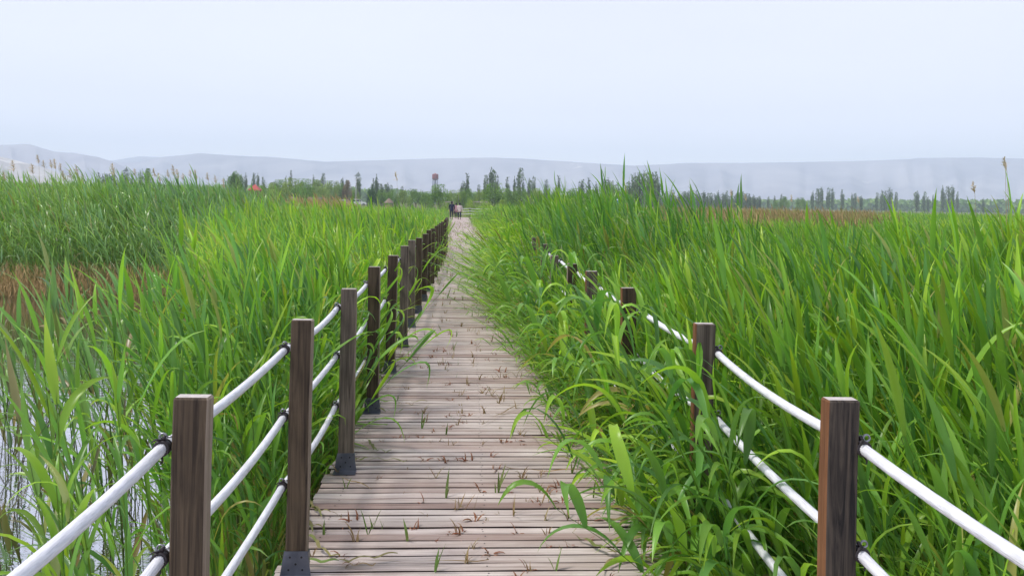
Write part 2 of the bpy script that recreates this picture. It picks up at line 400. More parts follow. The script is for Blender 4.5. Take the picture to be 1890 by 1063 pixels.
for side, X in ((-1, XP_L), (1, XP_R)):
    nm = 'left' if side < 0 else 'right'
    for k in range(0, 20 if side < 0 else 14):
        y = post_y(k)
        h = POST_H + (rp.uniform(-.018, .018) if k > 2 else 0) - (HR_DROP[k] if side > 0 and k < 7 else 0)
        if side < 0:
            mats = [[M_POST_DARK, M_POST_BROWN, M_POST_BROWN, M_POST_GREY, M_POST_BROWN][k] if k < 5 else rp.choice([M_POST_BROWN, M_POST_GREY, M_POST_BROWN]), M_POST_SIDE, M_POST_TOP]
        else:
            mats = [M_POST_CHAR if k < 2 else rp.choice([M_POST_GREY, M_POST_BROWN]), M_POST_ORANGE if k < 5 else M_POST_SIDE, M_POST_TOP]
        x = post_x(side, k) + bendx(y) + (rp.uniform(-.012, .012) if side < 0 and k > 2 else 0)
        t = (rp.uniform(-.012, .012), rp.uniform(-.01, .012)) if k > 2 else (0, .006)
        p = make_post('fence_post', x, y + (rp.uniform(-.04, .04) if k > 2 else 0), side, h, mats, rp.uniform(-.04, .04) if k > 2 else 0, t, k < 11)
        if k == 0: lab = 'post of the %s rope fence standing beside the camera' % nm
        elif k == 1: lab = ('dark brown post closest to the viewer with pale right edge, left rope fence' if side < 0 else 'charred looking post closest to the viewer with orange left edge, right rope fence')
        else: lab = '%s post from the viewer in the %s rope fence of the boardwalk' % (ORD[k - 1], nm)
        tag(p, lab, 'fence post', 'posts of the boardwalk rope fence')

def rope_points(side, h, k0, k1):
    pts = []
    for k in range(k0, k1):
        for i in range(8):
            t = i / 8; y = post_y(k) + DYP * t; x = rope_x(side, k) * (1 - t) + rope_x(side, k + 1) * t
            sag = .023 * 4 * t * (1 - t); ease = .008 * math.sin(k * 2.3 + h * 9)
            pts.append((x + bendx(y) + ease * math.sin(math.pi * t), y, h - sag))
    y = post_y(k1); pts.append((rope_x(side, k1) + bendx(y), y, h)); return pts
def rope_x(side, k): return post_x(side, k) + side * (POST_W / 2 + .021)
for side, X in ((-1, XP_L), (1, XP_R)):
    for hi, h in enumerate(ROPE_H):
        k1 = 19 if side < 0 else 13
        mb = MB(); mb.tube(rope_points(side, h, 0, k1), .0158, 32, flute=.16)
        ro = mb.build('rope', M_ROPE, None, smooth=True)
        tag(ro, '%s white rope of the %s fence beside the boardwalk' % (['top', 'middle', 'lowest'][hi], 'left' if side < 0 else 'right'), 'rope', 'white ropes of the boardwalk fence')
        for k in range(0, 9):
            tb = MB(); y = post_y(k) - .012 + bendx(post_y(k)) * 0; xx = rope_x(side, k) + bendx(y)
            for j in range(4):
                yy = y - .009 + j * .007; tl = .003 * math.sin(j * 2 + k)
                tb.tube([(xx + .0185 * math.cos(a), yy + tl * math.sin(a), h + .0185 * math.sin(a)) for a in [q * math.pi / 7 for q in range(15)]], .0042, 6, cap=False)
            # knot and loop up to the eye bolt
            tb.tube([(xx, y, h + .018), (xx - side * .004, y + .002, h + .026), (xx - side * .008, y + .002, h + .034)], [.006, .007, .005], 6)
            tb.tube([(xx, y - .006, h - .018), (xx + .006, y - .012, h - .03), (xx + .002, y - .018, h - .038)], [.004, .003, .002], 5)
            tb.tube([(xx, y - .004, h + .02), (xx - .012, y - .016, h + .026), (xx - .02, y - .02, h + .02)], [.004, .003, .002], 5)
            tb.build('rope_tie', M_TIE, ro, smooth=True)

# far cross fence, to the right of the walkers
def cross_fence():
    y = Y_END + .0
    x0 = bendx(y) + 1.25
    for k in range(5):
        x = x0 + k * 1.34
        root = empty('fence_post', (x, y + 1.95, 0)); mb = MB(); mb.box((0, 0, .55), (.07, .09, 1.1), bev=.006); mb.build('upright', M_POST_GREY, root)
        tag(root, '%s post from the left in the far cross fence behind the walkers' % ['first', 'second', 'third', 'fourth', 'fifth'][k], 'fence post', 'posts of the far cross fence')
    for hi, h in enumerate((.97, .69, .40)):
        mb = MB(); pts = []
        for k in range(5):
            for i in range(6):
                t = i / 6; pts.append((x0 - 1.34 + 1.34 * (k + t), y + 1.89, h - .05 * 4 * t * (1 - t)))
        mb.tube(pts, .022, 8); o = mb.build('rope', M_ROPE, None, smooth=True)
        tag(o, '%s white rope of the far cross fence behind the walkers' % ['top', 'middle', 'lowest'][hi], 'rope', 'white ropes of the far cross fence')
cross_fence()

# ------------------------------------------------------------------ reeds
WIND = Vector((-1, .12, 0))
def leaf_strip(p0, az, e0, bend, length, wmax, nseg, wind, twist, across, fold=.22, droop=0.0):
    """one blade: returns verts, quads, s along the blade"""
    vs, fs, ss_ = [], [], []
    d = Vector((math.cos(az) * math.cos(e0), math.sin(az) * math.cos(e0), math.sin(e0))); p = Vector(p0); ds = length / nseg
    h0 = Vector((math.cos(az), math.sin(az), 0))
    for i in range(nseg + 1):
        s = i / nseg
        e = e0 - bend * s ** 1.6
        dd = h0 * math.cos(e) + Vector((0, 0, math.sin(e))) + WIND * wind * s
        dd.z -= droop * s
        dd.normalize()
        side = dd.cross(Vector((0, 0, 1)))
        if side.length < 1e-3: side = h0.cross(Vector((0, 0, 1)))
        side.normalize(); nrm = side.cross(dd).normalized()
        th = twist * s; sd_ = side * math.cos(th) + nrm * math.sin(th); nr = nrm * math.cos(th) - side * math.sin(th)
        if s < .28: wv = wmax * (.38 + .62 * (s / .28) ** .8)
        else: wv = wmax * (1 - ((s - .28) / .72) ** 1.7)
        wv = max(wv, wmax * .02) / 2
        if across == 2: vs += [p - sd_ * wv, p - nr * wv * fold * 2, p + sd_ * wv]
        else: vs += [p - sd_ * wv, p + sd_ * wv]
        ss_ += [s] * (across + 1)
        if i < nseg:
            b = i * (across + 1); c = b + across + 1
            for k in range(across): fs.append((b + k, b + k + 1, c + k + 1, c + k))
            p = p + dd * ds
    return vs, fs, ss_

def reed_proto(rng, h, nleaf, nseg, across, stemseg, lean, wide=1.0, first=.22, droop=0.0, drybase=.0, narrow_top=False):
    V, Fq, T = [], [], []
    sway = rng.uniform(-.06, .06)
    def stem(z):
        t = z / h
        return Vector((-lean * h * t ** 2, sway * h * t ** 2, z * (1 - .25 * lean * t)))
    r0 = .0048 * wide
    nr = 3 if across == 2 else 2
    for i in range(stemseg + 1):
        z = h * i / stemseg; p = stem(z); r = r0 * (1 - .65 * i / stemseg)
        for k in range(nr):
            a = 2 * math.pi * k / nr + .3
            V.append(p + Vector((math.cos(a) * r, math.sin(a) * r, 0)))
            T.append((rng.uniform(.4, .7), .62, .55 * max(0, 1 - i / stemseg * 2.2) + drybase))
    for i in range(stemseg):
        for k in range(nr if nr == 3 else 1):
            b = i * nr; Fq.append((b + k, b + (k + 1) % nr, b + nr + (k + 1) % nr, b + nr + k))
    az0 = rng.uniform(0, 6.28)
    for j in range(nleaf):
        t = first + (1 - first) * (j + rng.uniform(-.25, .25)) / max(1, nleaf - 1); t = min(max(t, .1), 1.0)
        az = az0 + j * math.pi + rng.uniform(-.7, .7)
        # leaves swing towards the lee side
        hx, hy = math.cos(az), math.sin(az); hx += WIND.x * (.55 + lean); hy += WIND.y * .5; az = math.atan2(hy, hx)
        top = t > .86
        e0 = rng.uniform(1.05, 1.4) if not top else rng.uniform(1.3, 1.5)
        if lean > .5: e0 -= .5
        bend = rng.uniform(.2, 1.1) if rng.random() < .55 else rng.uniform(1.3, 2.7)
        if top: bend *= .4
        ln = rng.uniform(.36, .56) * (.78 + .4 * math.sin(math.pi * min(1, t * .95))) * (h / 2.2) ** .4
        wd = rng.uniform(.018, .040) * wide * (1 if not narrow_top or t < .8 else .6)
        vs, fs, ss_ = leaf_strip(stem(h * min(t, .99)), az, e0, bend, ln, wd, nseg, rng.uniform(.15, .5), rng.uniform(-1.1, 1.1), across, droop=droop * rng.uniform(.4, 1.2))
        b = len(V); V += vs; Fq += [tuple(b + q for q in f) for f in fs]
        hue = rng.random() ** 1.2 * 1.3; br = rng.uniform(.70, 1.2); dry = 0
        if t < .35 and rng.random() < .45: dry = rng.uniform(.4, 1)
        elif rng.random() < .06: dry = rng.uniform(.2, .9)
        for s in ss_: T.append((hue * .55 + .25 * s, br, min(1, dry + drybase + (.25 if s > .93 else 0))))
    return np.array([tuple(v) for v in V], np.float32), np.array(Fq, np.int32), np.array(T, np.float32)

def proto_set(seed, n, **kw):
    r = random.Random(seed); out_ = []
    hs = kw.pop('h'); nl = kw.pop('nleaf'); ln = kw.pop('lean')
    for _ in range(n): out_.append(reed_proto(r, r.uniform(*hs), r.randint(*nl), lean=r.uniform(*ln), **kw))
    return out_

def stamp(name, protos, P, hscale, lean_extra, material, label, tintshift=None, deckclamp=False, parent=None):
    """P (n,3) root points; every plant is a bent, turned, resized growth of one of the protos"""
    n = len(P); which = RNG.integers(0, len(protos), n)
    yaw = RNG.normal(0, .8, n); Vs, Fs, Ts = [], [], []; off = 0
    for k, (v, f, t) in enumerate(protos):
        idx = np.nonzero(which == k)[0]
        if len(idx) == 0: continue
        m = len(idx); c, s = np.cos(yaw[idx])[:, None], np.sin(yaw[idx])[:, None]
        H = v[:, 2].max(); hs = hscale[idx][:, None] / H; ws = (hs * .45 + .55 * hs.mean())
        x = (v[None, :, 0] * c - v[None, :, 1] * s) * ws; y = (v[None, :, 0] * s + v[None, :, 1] * c) * ws; z = v[None, :, 2] * hs
        le = lean_extra[idx][:, None]; hh = hscale[idx][:, None]
        tt = np.clip(z / hh, 0, 1.25); dx = le * hh * tt ** 2
        x = x - dx; z = z * (1 - .36 * np.clip(le, 0, 1.6) * tt)
        X = x + P[idx, 0][:, None]; Y = y + P[idx, 1][:, None]; Z = z + P[idx, 2][:, None]
        if deckclamp:
            on = (X < X_R + .02) & (X > X_L - .02)
            Z = np.where(on, np.maximum(Z, .012 + .01 * ((Y * 37) % 1)), Z)
        Vs.append(np.stack([X, Y, Z], -1).reshape(-1, 3))
        Fs.append((f[None] + (np.arange(m) * len(v))[:, None, None] + off).reshape(-1, 4)); off += m * len(v)
        T = np.repeat(t[None], m, 0).copy()
        if tintshift is not None:
            ts = tintshift[idx]
            T[:, :, 0] = np.clip(T[:, :, 0] + ts[:, 0][:, None], 0, 1); T[:, :, 1] *= ts[:, 1][:, None]
            T[:, :, 2] = np.clip(T[:, :, 2] + ts[:, 2][:, None], 0, 1)
        Ts.append(T.reshape(-1, 3))
    me = np_mesh(name, np.concatenate(Vs), np.concatenate(Fs), np.concatenate(Ts))
    o = link_mesh(name, me, material, parent)
    return tag(o, label, None, None, 'stuff')

def nz(x, y, s, seed=0):                        # cheap smooth value noise, 0..1
    r = np.random.default_rng(100 + seed); g = r.random((64, 64))
    u, v = np.asarray(x) / s + 31.7, np.asarray(y) / s + 17.3
    i, j = np.floor(u).astype(int), np.floor(v).astype(int); a, b = u - i, v - j
    a = a * a * (3 - 2 * a); b = b * b * (3 - 2 * b)
    G = lambda p, q: g[p % 64, q % 64]
    return (G(i, j) * (1 - a) + G(i + 1, j) * a) * (1 - b) + (G(i, j + 1) * (1 - a) + G(i + 1, j + 1) * a) * b

def scatter(n, x0, x1, y0, y1): return RNG.uniform(x0, x1, n), RNG.uniform(y0, y1, n)
def depth(x, y): return x * FW.x + y * FW.y
def inview(x, y, pad=1.2):
    d = depth(x, y); u = (x * _R0.x + y * _R0.y) / np.maximum(d, .05)
    return (d > .4) & (u > -(945 / F_PX) - pad / np.maximum(d, 1) - .06) & (u < (945 / F_PX) + pad / np.maximum(d, 1) + .06)
def roots(x, y): return np.stack([x, y, np.where(ground_z(x, y) < -.8, -.85, ground_z(x, y) - .03)], 1)
def shifts(x, y, bright=1.0, hue=0.0, dry=0.0, seed=0):
    n = len(x); a = nz(x, y, 2.2, seed) - .5; b = nz(x, y, 6.0, seed + 1) - .5
    return np.stack([hue + .45 * a + .5 * b + RNG.normal(0, .08, n), bright * (1 + .25 * b + RNG.normal(0, .07, n)), np.clip(dry + RNG.normal(0, .03, n), 0, 1)], 1)

NEAR = proto_set(1, 26, h=(1.9, 2.3), nleaf=(9, 13), lean=(.03, .2), nseg=8, across=2, stemseg=7, wide=1.05)
MID = proto_set(2, 24, h=(1.9, 2.4), nleaf=(10, 13), lean=(.04, .26), nseg=6, across=1, stemseg=4, wide=.95)
FAR = proto_set(3, 14, h=(2.0, 2.5), nleaf=(8, 10), lean=(.04, .22), nseg=3, across=1, stemseg=2, wide=1.7)
OVER = proto_set(4, 18, h=(1.5, 2.1), nleaf=(11, 15), lean=(.1, .4), nseg=7, across=1, stemseg=5, droop=1.3, wide=.85, first=.25)
BROWN = proto_set(5, 10, h=(1.9, 2.3), nleaf=(7, 9), lean=(.02, .25), nseg=3, across=1, stemseg=2, wide=1.4)
NEARTHIN = proto_set(6, 14, h=(1.7, 2.2), nleaf=(8, 11), lean=(.05, .2), nseg=8, across=2, stemseg=7, wide=1.4)

WATER = -.85
def redge(y): return X_R + bend_np(y)
def bend_np(y): return -.0225 * np.maximum(0, y - BEND)
def top_right(x, y):                            # height of the tips above the deck, right side
    ridge = 1.80 * np.exp(-(np.maximum(0, np.abs(x - 2.3 - .035 * y) - .6) / (.7 + .045 * y)) ** 2) * ss(5.5, 9.5, y) * (1 - .22 * ss(22, 45, y))
    b = 1.33 - .18 * ss(6, 12, y) + .12 * ss(38, 60, y)
    b = b - .24 * np.exp(-((x - 1.25) / .55) ** 2) * (1 - ss(7.5, 10, y)); ridge = ridge - .3 * np.exp(-((x - 1.25) / .6) ** 2) * (1 - ss(7.5, 10.5, y))
    low = .45 + .9 * ss(.5, 1.9, x - redge(y))
    return np.minimum(np.maximum(b, ridge), np.where(y > 26, low, 9)) + .34 * (nz(x, y, 1.3, 5) - .5) + .22 * (nz(x, y, 4, 6) - .5)
def top_left(x, y):
    b = 1.22 + .12 * ss(3, 10, y) + .12 * ss(15, 40, y)
    back = 2.1 * ss(-2.6, -7.5, x + .0 * y) * ss(17, 21, y)
    return np.maximum(b, back) + .30 * (nz(x, y, 1.3, 7) - .5) + .2 * (nz(x, y, 4, 8) - .5)
def pond(x, y):                                 # open water left of the boardwalk
    edge = -1.5 - .21 * np.maximum(y - 3, 0) - .17 * np.maximum(y - 9, 0) + .7 * (nz(x, y, 1.5, 9) - .5)
    return (x < edge) & (y < 18.8 + 1.2 * (nz(x, y, 2.5, 10) - .5)) & (x > -17)

def lodlabel(a, b): return '%s, %s' % (a, b)
def grow(name, protos, n, box, keep, topf, lean, material, label, **kw):
    x, y = scatter(n, *box); k = keep(x, y) & inview(x, y); x, y = x[k], y[k]
    P = roots(x, y); h = np.maximum(topf(x, y) - P[:, 2], .5) * (1 + RNG.normal(0, .075, len(x))) * np.where(RNG.random(len(x)) < .3, RNG.uniform(.6, .95, len(x)), 1)
    le = lean(x, y) + RNG.normal(0, .05, len(x))
    return stamp(name, protos, P, h, le, material, label, shifts(x, y, **kw))

# right bed
grow('reed_bed', NEAR, 3500, (1.18, 7.5, 1.9, 8.0), lambda x, y: (depth(x, y) > 2.15) & (depth(x, y) < 8) & ~((x < 1.5) & (y < 3.2)),
     top_right, lambda x, y: .04 + .12 * np.exp(-(x - 1.1) / .8), M_REED, 'dense bright green reeds closest to the viewer right of the boardwalk', seed=20)
grow('reed_bed', MID, 12500, (1.22, 20, 6, 27), lambda x, y: (depth(x, y) >= 8),
     top_right, lambda x, y: .08 + .10 * np.exp(-(x - 1.1) / 1.0), M_REED, 'tall green reeds in the middle distance right of the boardwalk', seed=21)
def brown_zone(x, y): return (y > 33 + 3 * (nz(x, y, 6, 12) - .5)) & (y < 82) & (x > .225 * y + 1.0 + 3 * (nz(x, y, 5, 13) - .5)) & (x < .56 * y + 4 * (nz(x, y, 5, 14) - .5))
grow('reed_bed', FAR, 30000, (.0, 75, 26.5, 92), lambda x, y: (x > 1.6 + bend_np(y)) & ~brown_zone(x, y),
     top_right, lambda x, y: .08 + .0 * np.exp(-np.abs(x - 1.1) / 1.5), M_REED, 'far green reeds reaching the horizon right of the boardwalk', seed=22)
grow('brown_reed_bed', BROWN, 11000, (6, 50, 30, 82), brown_zone, lambda x, y: 1.50 + .25 * (nz(x, y, 2, 15) - .5), lambda x, y: .1 + 0 * x, M_BROWNREED,
     'patch of rusty brown dead reeds behind the green ones on the right', hue=.0, bright=1.15, seed=23)
def edge_reeds():
    n = 2000; y = RNG.uniform(3.2, 62, n) ** 1.0; y = np.where(RNG.random(n) < .55, RNG.uniform(5, 18, n), y)
    x = 1.13 + .22 * ss(14, 24, y) + np.abs(RNG.normal(0, .28, n)) + bend_np(y)
    k = (y > 4.6); x, y = x[k], y[k]; n = len(x); P = roots(x, y)
    reach = .24 + .36 * ss(6, 10, y) * (1 - .95 * ss(14, 24, y)) + .20 * np.exp(-((y - 12) / 1.8) ** 2)
    le = reach * RNG.uniform(.0, 1.0, n); h = RNG.uniform(1.25, 2.3, n) * (.72 + .28 * ss(7.5, 11, y)) * (1 - .35 * ss(26, 40, y))
    stamp('leaning_reed_bed', OVER, P, h, le, M_REED, 'green reeds blown over the right edge of the boardwalk', shifts(x, y, hue=.08, seed=24), deckclamp=True)
edge_reeds()
# left side
grow('reed_bed', NEAR, 2700, (-5.5, -.98, 2.3, 8.2), lambda x, y: (depth(x, y) > 2.4) & ~pond(x, y) & (depth(x, y) < 8) & ~((x > -1.25) & (y < 3.6)),
     top_left, lambda x, y: .05 + 0 * x, M_REED, 'dense bright green reeds closest to the viewer left of the boardwalk', hue=.05, seed=30)
grow('reed_bed', NEARTHIN, 600, (-9, -1.2, 2.2, 9), lambda x, y: pond(x, y) & (x > -3.4 - .12 * y) & (depth(x, y) > 2.6) & (nz(x, y, .55, 31) > .43),
     lambda x, y: 1.05 + .3 * (nz(x, y, .9, 32) - .5), lambda x, y: .06 + 0 * x, M_REEDBLUE, 'scattered reeds standing in the open water at bottom left', seed=31)
STEMS = proto_set(8, 8, h=(1.3, 1.9), nleaf=(1, 2), lean=(-.1, .25), nseg=4, across=2, stemseg=5, wide=.9, first=.5, drybase=.35)
grow('dry_reed_bed', STEMS, 750, (-9, -1.1, 2.6, 12), lambda x, y: pond(x, y), lambda x, y: .35 + .5 * nz(x, y, .5, 44), lambda x, y: RNG.normal(0, .15, len(x)), M_REEDBLUE,
     'thin leafless stems standing in the open water', bright=.5, dry=.2, seed=45)
grow('reed_bed', MID, 10000, (-16, -1.0, 6.5, 27), lambda x, y: (depth(x, y) >= 8) & ~pond(x, y) & ~((x < -6.0) & (y > 17)),
     top_left, lambda x, y: .06 + 0 * x, M_REED, 'green reeds in the middle distance left of the boardwalk', hue=.02, seed=32)
grow('reed_bed', MID, 9500, (-26, -5.5, 17.5, 31), lambda x, y: ~pond(x, y) & (x < -6.0), top_left, lambda x, y: .14 + 0 * x, M_REEDBLUE,
     'tall bluish green reeds on the far bank of the pond', seed=33)
grow('reed_bed', FAR, 24000, (-78, -1.0, 26, 92), lambda x, y: (x < -1.0 + bend_np(y)) & ~((x < -6) & (y < 31)), lambda x, y: np.where(y > 30, .98, 1.15) + .7 * ss(-.30, -.50, x / y) * (1 - .4 * ss(40, 60, y)) + .25 * (nz(x, y, 2, 34) - .5),
     lambda x, y: .08 + 0 * x, M_REED, 'far green reeds reaching the trees left of the boardwalk', seed=34)
def bank_stubble():
    n = 3800; x = RNG.uniform(-19, -5, n); y = 18.2 + np.abs(RNG.normal(0, .5, n)) + .3 * (nz(x, x, 2.5, 10) - .5)
    P = roots(x, y); stamp('dry_reed_bed', BROWN, P, RNG.uniform(.35, .95, n), RNG.normal(0, .12, n), M_BROWNREED, 'reddish brown dead stems along the far bank of the pond', shifts(x, y, hue=.35, bright=1.5, seed=35))
bank_stubble()
def arching():
    r = random.Random(14); A = []
    for _ in range(10): A.append(reed_proto(r, r.uniform(1.5, 1.9), r.randint(7, 9), 10, 2, 8, r.uniform(.2, .45), wide=1.15, first=.35, droop=1.9))
    n = 180; y = RNG.uniform(3.1, 8.8, n); y[:34] = RNG.uniform(2.75, 3.5, 34); x = 1.18 + np.abs(RNG.normal(0, .16, n)); P = roots(x, y)
    stamp('leaning_reed_bed', A, P, RNG.uniform(1.2, 2.15, n), RNG.uniform(0, .18, n), M_REED, 'large arching reed leaves spilling over the right edge of the planks', shifts(x, y, bright=.95, hue=.0, seed=38), deckclamp=True)
    n = 34; y = RNG.uniform(4.2, 9.5, n); x = -1.0 - np.abs(RNG.normal(0, .12, n)); P = roots(x, y)
    stamp('leaning_reed_bed', A, P, RNG.uniform(1.3, 1.9, n), RNG.uniform(-.5, -.3, n), M_REED, 'large reed leaves leaning in between the nearest left posts', shifts(x, y, bright=1.1, hue=.1, seed=39), deckclamp=True)
arching()
def left_edge():
    n = 330; y = RNG.uniform(4.2, 34, n); x = -.97 - np.abs(RNG.normal(0, .15, n)) + bend_np(y)
    P = roots(x, y); stamp('leaning_reed_bed', OVER, P, RNG.uniform(1.2, 2.0, n), RNG.uniform(-.45, .05, n), M_REED, 'green reeds poking between the left fence posts', shifts(x, y, hue=.1, seed=36), deckclamp=True)
left_edge()
def brown_left():
    grow('brown_reed_bed', BROWN, 2600, (-16, -5.5, 34, 50), lambda x, y: (x < -.155 * y + .6) & (x > -.26 * y), lambda x, y: 1.62 + .3 * (nz(x, y, 2, 37) - .5), lambda x, y: .1 + 0 * x, M_BROWNREED,
         'tan dead reeds in front of the willow thicket on the left', hue=.35, bright=1.5, seed=37)
brown_left()

# ------------------------------------------------------------------ dry reed heads rising above the beds
def make_plume(seed):
    r = random.Random(seed); V, Fq, T = [], [], []
    h = 1.0
    root_pts = [(-.10 * t * t * h, 0, t * h) for t in [k / 5 for k in range(6)]]
    mb = MB(); mb.tube(root_pts, [.004] * 5 + [.002], 4)
    top = Vector(root_pts[-1])
    for j in range(46):
        t = j / 46; p = top + Vector((-.05 * t, 0, -.02 + .30 * t)); az = r.uniform(0, 6.28)
        vs, fs, ss_ = leaf_strip(p, math.atan2(math.sin(az), math.cos(az) - .8), r.uniform(.5, 1.3), r.uniform(.3, 1.6), .15 * (1 - .6 * t) * r.uniform(.6, 1.2), .020, 3, .6, r.uniform(-2, 2), 1)
        b = len(V); V += vs; Fq += [tuple(b + q for q in f) for f in fs]; T += [(r.random(), r.uniform(.8, 1.1), 0)] * len(vs)
    me = np_mesh('plume', [tuple(v) for v in V], Fq, np.array(T, np.float32)); return mb, me
M_DRYSTEM = mat('dry_stem', (.36, .29, .18), .8, .2)
plumes = []
for s_ in range(5):
    mb, me = make_plume(40 + s_); root = empty('dry_reed', (0, 0, 0)); st = mb.build('stem', M_DRYSTEM, root)
    pl = link_mesh('plume', me, M_PLUME, root); plumes.append((root, st, pl))
def put_plume(i, px, py, d, label, sc=1.0, hz=None, group='dry reed heads above the left reeds'):
    src = plumes[i % 5]; p = at(px, py, d); g = -.85
    h = p.z - g; root = src[0] if i < 5 else src[0].copy()
    if i >= 5:
        COL.objects.link(root)
        for q in src[1:]:
            c = q.copy(); c.parent = root; COL.objects.link(c)
    root.location = (p.x + .1, p.y, g); kids = [c for c in root.children]
    for c in kids:
        if c.name.startswith('stem'): c.scale = (1, 1, h - .25 * sc)
        else: c.scale = (sc,) * 3; c.location = (0.1 * sc - .1, 0, h - .25 * sc - 1.0 * sc)
    root.rotation_euler = (0, 0, random.uniform(-.4, .4)); tag(root, label, 'dry reed', group)
bpy.context.view_layer.update()
PL = [(8, 319, 21), (24, 300, 22), (61, 305, 22), (72, 288, 21), (82, 298, 23), (94, 297, 21), (104, 297, 22), (112, 303, 22), (120, 318, 24), (132, 315, 22), (142, 308, 23), (210, 306, 22), (249, 313, 24), (287, 313, 23),
      (312, 316, 24), (322, 308, 22), (328, 316, 23), (352, 316, 24), (363, 316, 24), (385, 321, 25), (399, 326, 26), (415, 333, 27), (340, 322, 26), (296, 322, 25), (154, 322, 24)]
for i, (a, b, d) in enumerate(PL):
    put_plume(i, a, b, d, 'pinkish dry plume on a thin stem above the far left reeds', random.uniform(.75, 1.15))
PR = [(1851, 293, 9.5, 'tallest pale dry plume at the right edge of the view', .45), (1861, 302, 10.5, 'smaller dry plume just right of the tallest one at the right edge', .4), (1800, 338, 12, 'pinkish dry plume above the right reeds left of the tallest pair', .6),
      (733, 320, 34, 'spire shaped dry plume in front of the far trees left of the water tower', 1.3), (1352, 352, 30, 'pale dry plume left above the brown reed patch', 1.0), (1378, 360, 31, 'pale dry plume low above the brown reed patch', 1.0), (1463, 362, 33, 'dry plume above the middle of the brown reed patch', 1.0), (1585, 364, 34, 'dry plume right above the brown reed patch', 1.0)]
for i, (a, b, d, lb, sc) in enumerate(PR): put_plume(25 + i, a, b, d, lb, sc, group='dry reed heads above the right reeds')

# single stalks that rise well above the beds
def tall_reed(px, py, d, lean, label, seed, ls=1.0):
    r = random.Random(seed); p = at(px, py, d); g = -.85; h = p.z - g
    v, f, t = reed_proto(r, h - .55, 7, 8, 2, 8, lean, wide=1.15 * ls, first=.5)
    sh = -lean * (h - .55)
    me = np_mesh('tall_reed', v, f, t); o = link_mesh('tall_reed', me, M_REED); o.location = (p.x - sh, p.y, g)
    tag(o, label, 'reed', 'single reeds rising above the beds')
tall_reed(469, 293, 5.2, .05, 'lone tall reed blade crossing the pale hills left of the willow thicket', 51, .55)
tall_reed(1036, 306, 10, .10, 'tallest green reed above the right bed near the boardwalk', 52)
tall_reed(1021, 318, 10.5, .12, 'green reed just left of the tallest one in the right bed', 53)
tall_reed(983, 322, 12, .1, 'tall reed tip over the left shoulder of the right bed', 54)
tall_reed(1677, 455, 4.6, .08, 'pale tipped broad reed blade standing out in the right bed', 55)
tall_reed(200, 455, 4.4, .08, 'broad green reed standing in front of the brown pond bank', 56)

# ------------------------------------------------------------------ sprouts and litter on the deck
def sprout_variant(seed, kind):
    r = random.Random(seed); V, Fq, T = [], [], []
    n = {'green': (1, 3), 'stubble': (2, 6), 'red': (4, 8)}[kind]
    for _ in range(r.randint(*n)):
        az = r.uniform(0, 6.28); x = r.uniform(-.025, .025) if kind != 'green' else r.uniform(-.008, .008)
        if kind == 'green': e0, bd, ln, wd = r.uniform(1.2, 1.55), r.uniform(0, .6), r.uniform(.06, .17), r.uniform(.008, .015)
        elif kind == 'stubble': e0, bd, ln, wd = r.uniform(.9, 1.5), r.uniform(-.2, 1.8), r.uniform(.03, .10), r.uniform(.0045, .008)
        else: e0, bd, ln, wd = r.uniform(.5, 1.4), r.uniform(1, 3.2), r.uniform(.03, .07), r.uniform(.005, .010)
        vs, fs, ss_ = leaf_strip((x, 0, -.012), az, e0, bd, ln, wd, 5, .05, r.uniform(-1, 1), 1)
        hue = {'green': r.uniform(0, .35), 'stubble': r.uniform(.4, .7), 'red': r.uniform(.85, 1)}[kind]; dry = {'green': .0, 'stubble': r.uniform(.3, .9), 'red': r.uniform(0, .35)}[kind]
        b = len(V); V += [v if v.z > -.011 else v for v in vs]; Fq += [tuple(b + q for q in f) for f in fs]; T += [(hue, r.uniform(.8, 1.1), dry)] * len(vs)
    return np.array([tuple(v) for v in V], np.float32), np.array(Fq, np.int32), np.array(T, np.float32)
SPR = {k: [sprout_variant(60 + i + 10 * q, k) for i in range(6)] for q, k in enumerate(('green', 'stubble', 'red'))}
SPM = {k: [np_mesh(k + '_sprout', *v) for v in vs] for k, vs in SPR.items()}
SPL = {'green': ('green_sprout', 'short green shoot growing up through a gap in the deck planks', 'sprout', 'green shoots in the deck gaps'),
       'stubble': ('dry_sprout', 'small straw coloured dry tuft standing in a gap of the deck planks', 'dry tuft', 'dry tufts in the deck gaps'),
       'red': ('red_sprout', 'tiny rusty red curled tuft in a gap of the deck planks', 'red tuft', 'rusty red tufts in the deck gaps')}
def put_sprout(kind, x, y, sc=1.0):
    me = random.choice(SPM[kind]); nm, lb, ct, gr = SPL[kind]; o = link_mesh(nm, me, M_SPROUT, None, (x, y, 0)); o.rotation_euler = (0, 0, random.uniform(0, 6.28)); o.scale = (sc,) * 3
    tag(o, lb, ct, gr)
def deck_y(py, px=868):                         # depth on the deck of a photograph row
    return EYE * F_PX / (py - 373 - .018 * (px - 868))
_SC = 1.3
near_gaps = [g for g in GAPS if 3.3 < g < 12.5]
for px, py in ((925, 905), (832, 800), (788, 790), (833, 913), (930, 905), (695, 975), (765, 990), (700, 968), (1065, 880), (1038, 1060), (816, 1050), (650, 898), (612, 980)):
    y = deck_y(py, px); g = min(GAPS, key=lambda q: abs(q - y)); put_sprout('green', (px - 868) / F_PX * g, g, 1.1)
for _ in range(22):
    g = random.choice(near_gaps); put_sprout('green', random.uniform(-.7, .8), g, random.uniform(.5, .9))
for _ in range(165):
    g = random.choice(near_gaps); put_sprout('stubble', max(-.8, min(.95, random.gauss(.05, .5))), g, random.uniform(.6, 1.2) * _SC)
for _ in range(85):
    g = random.choice([q for q in near_gaps if q < 9]); put_sprout('red', max(-.8, min(.95, random.gauss(.1, .45))), g, random.uniform(.7, 1.3) * _SC)
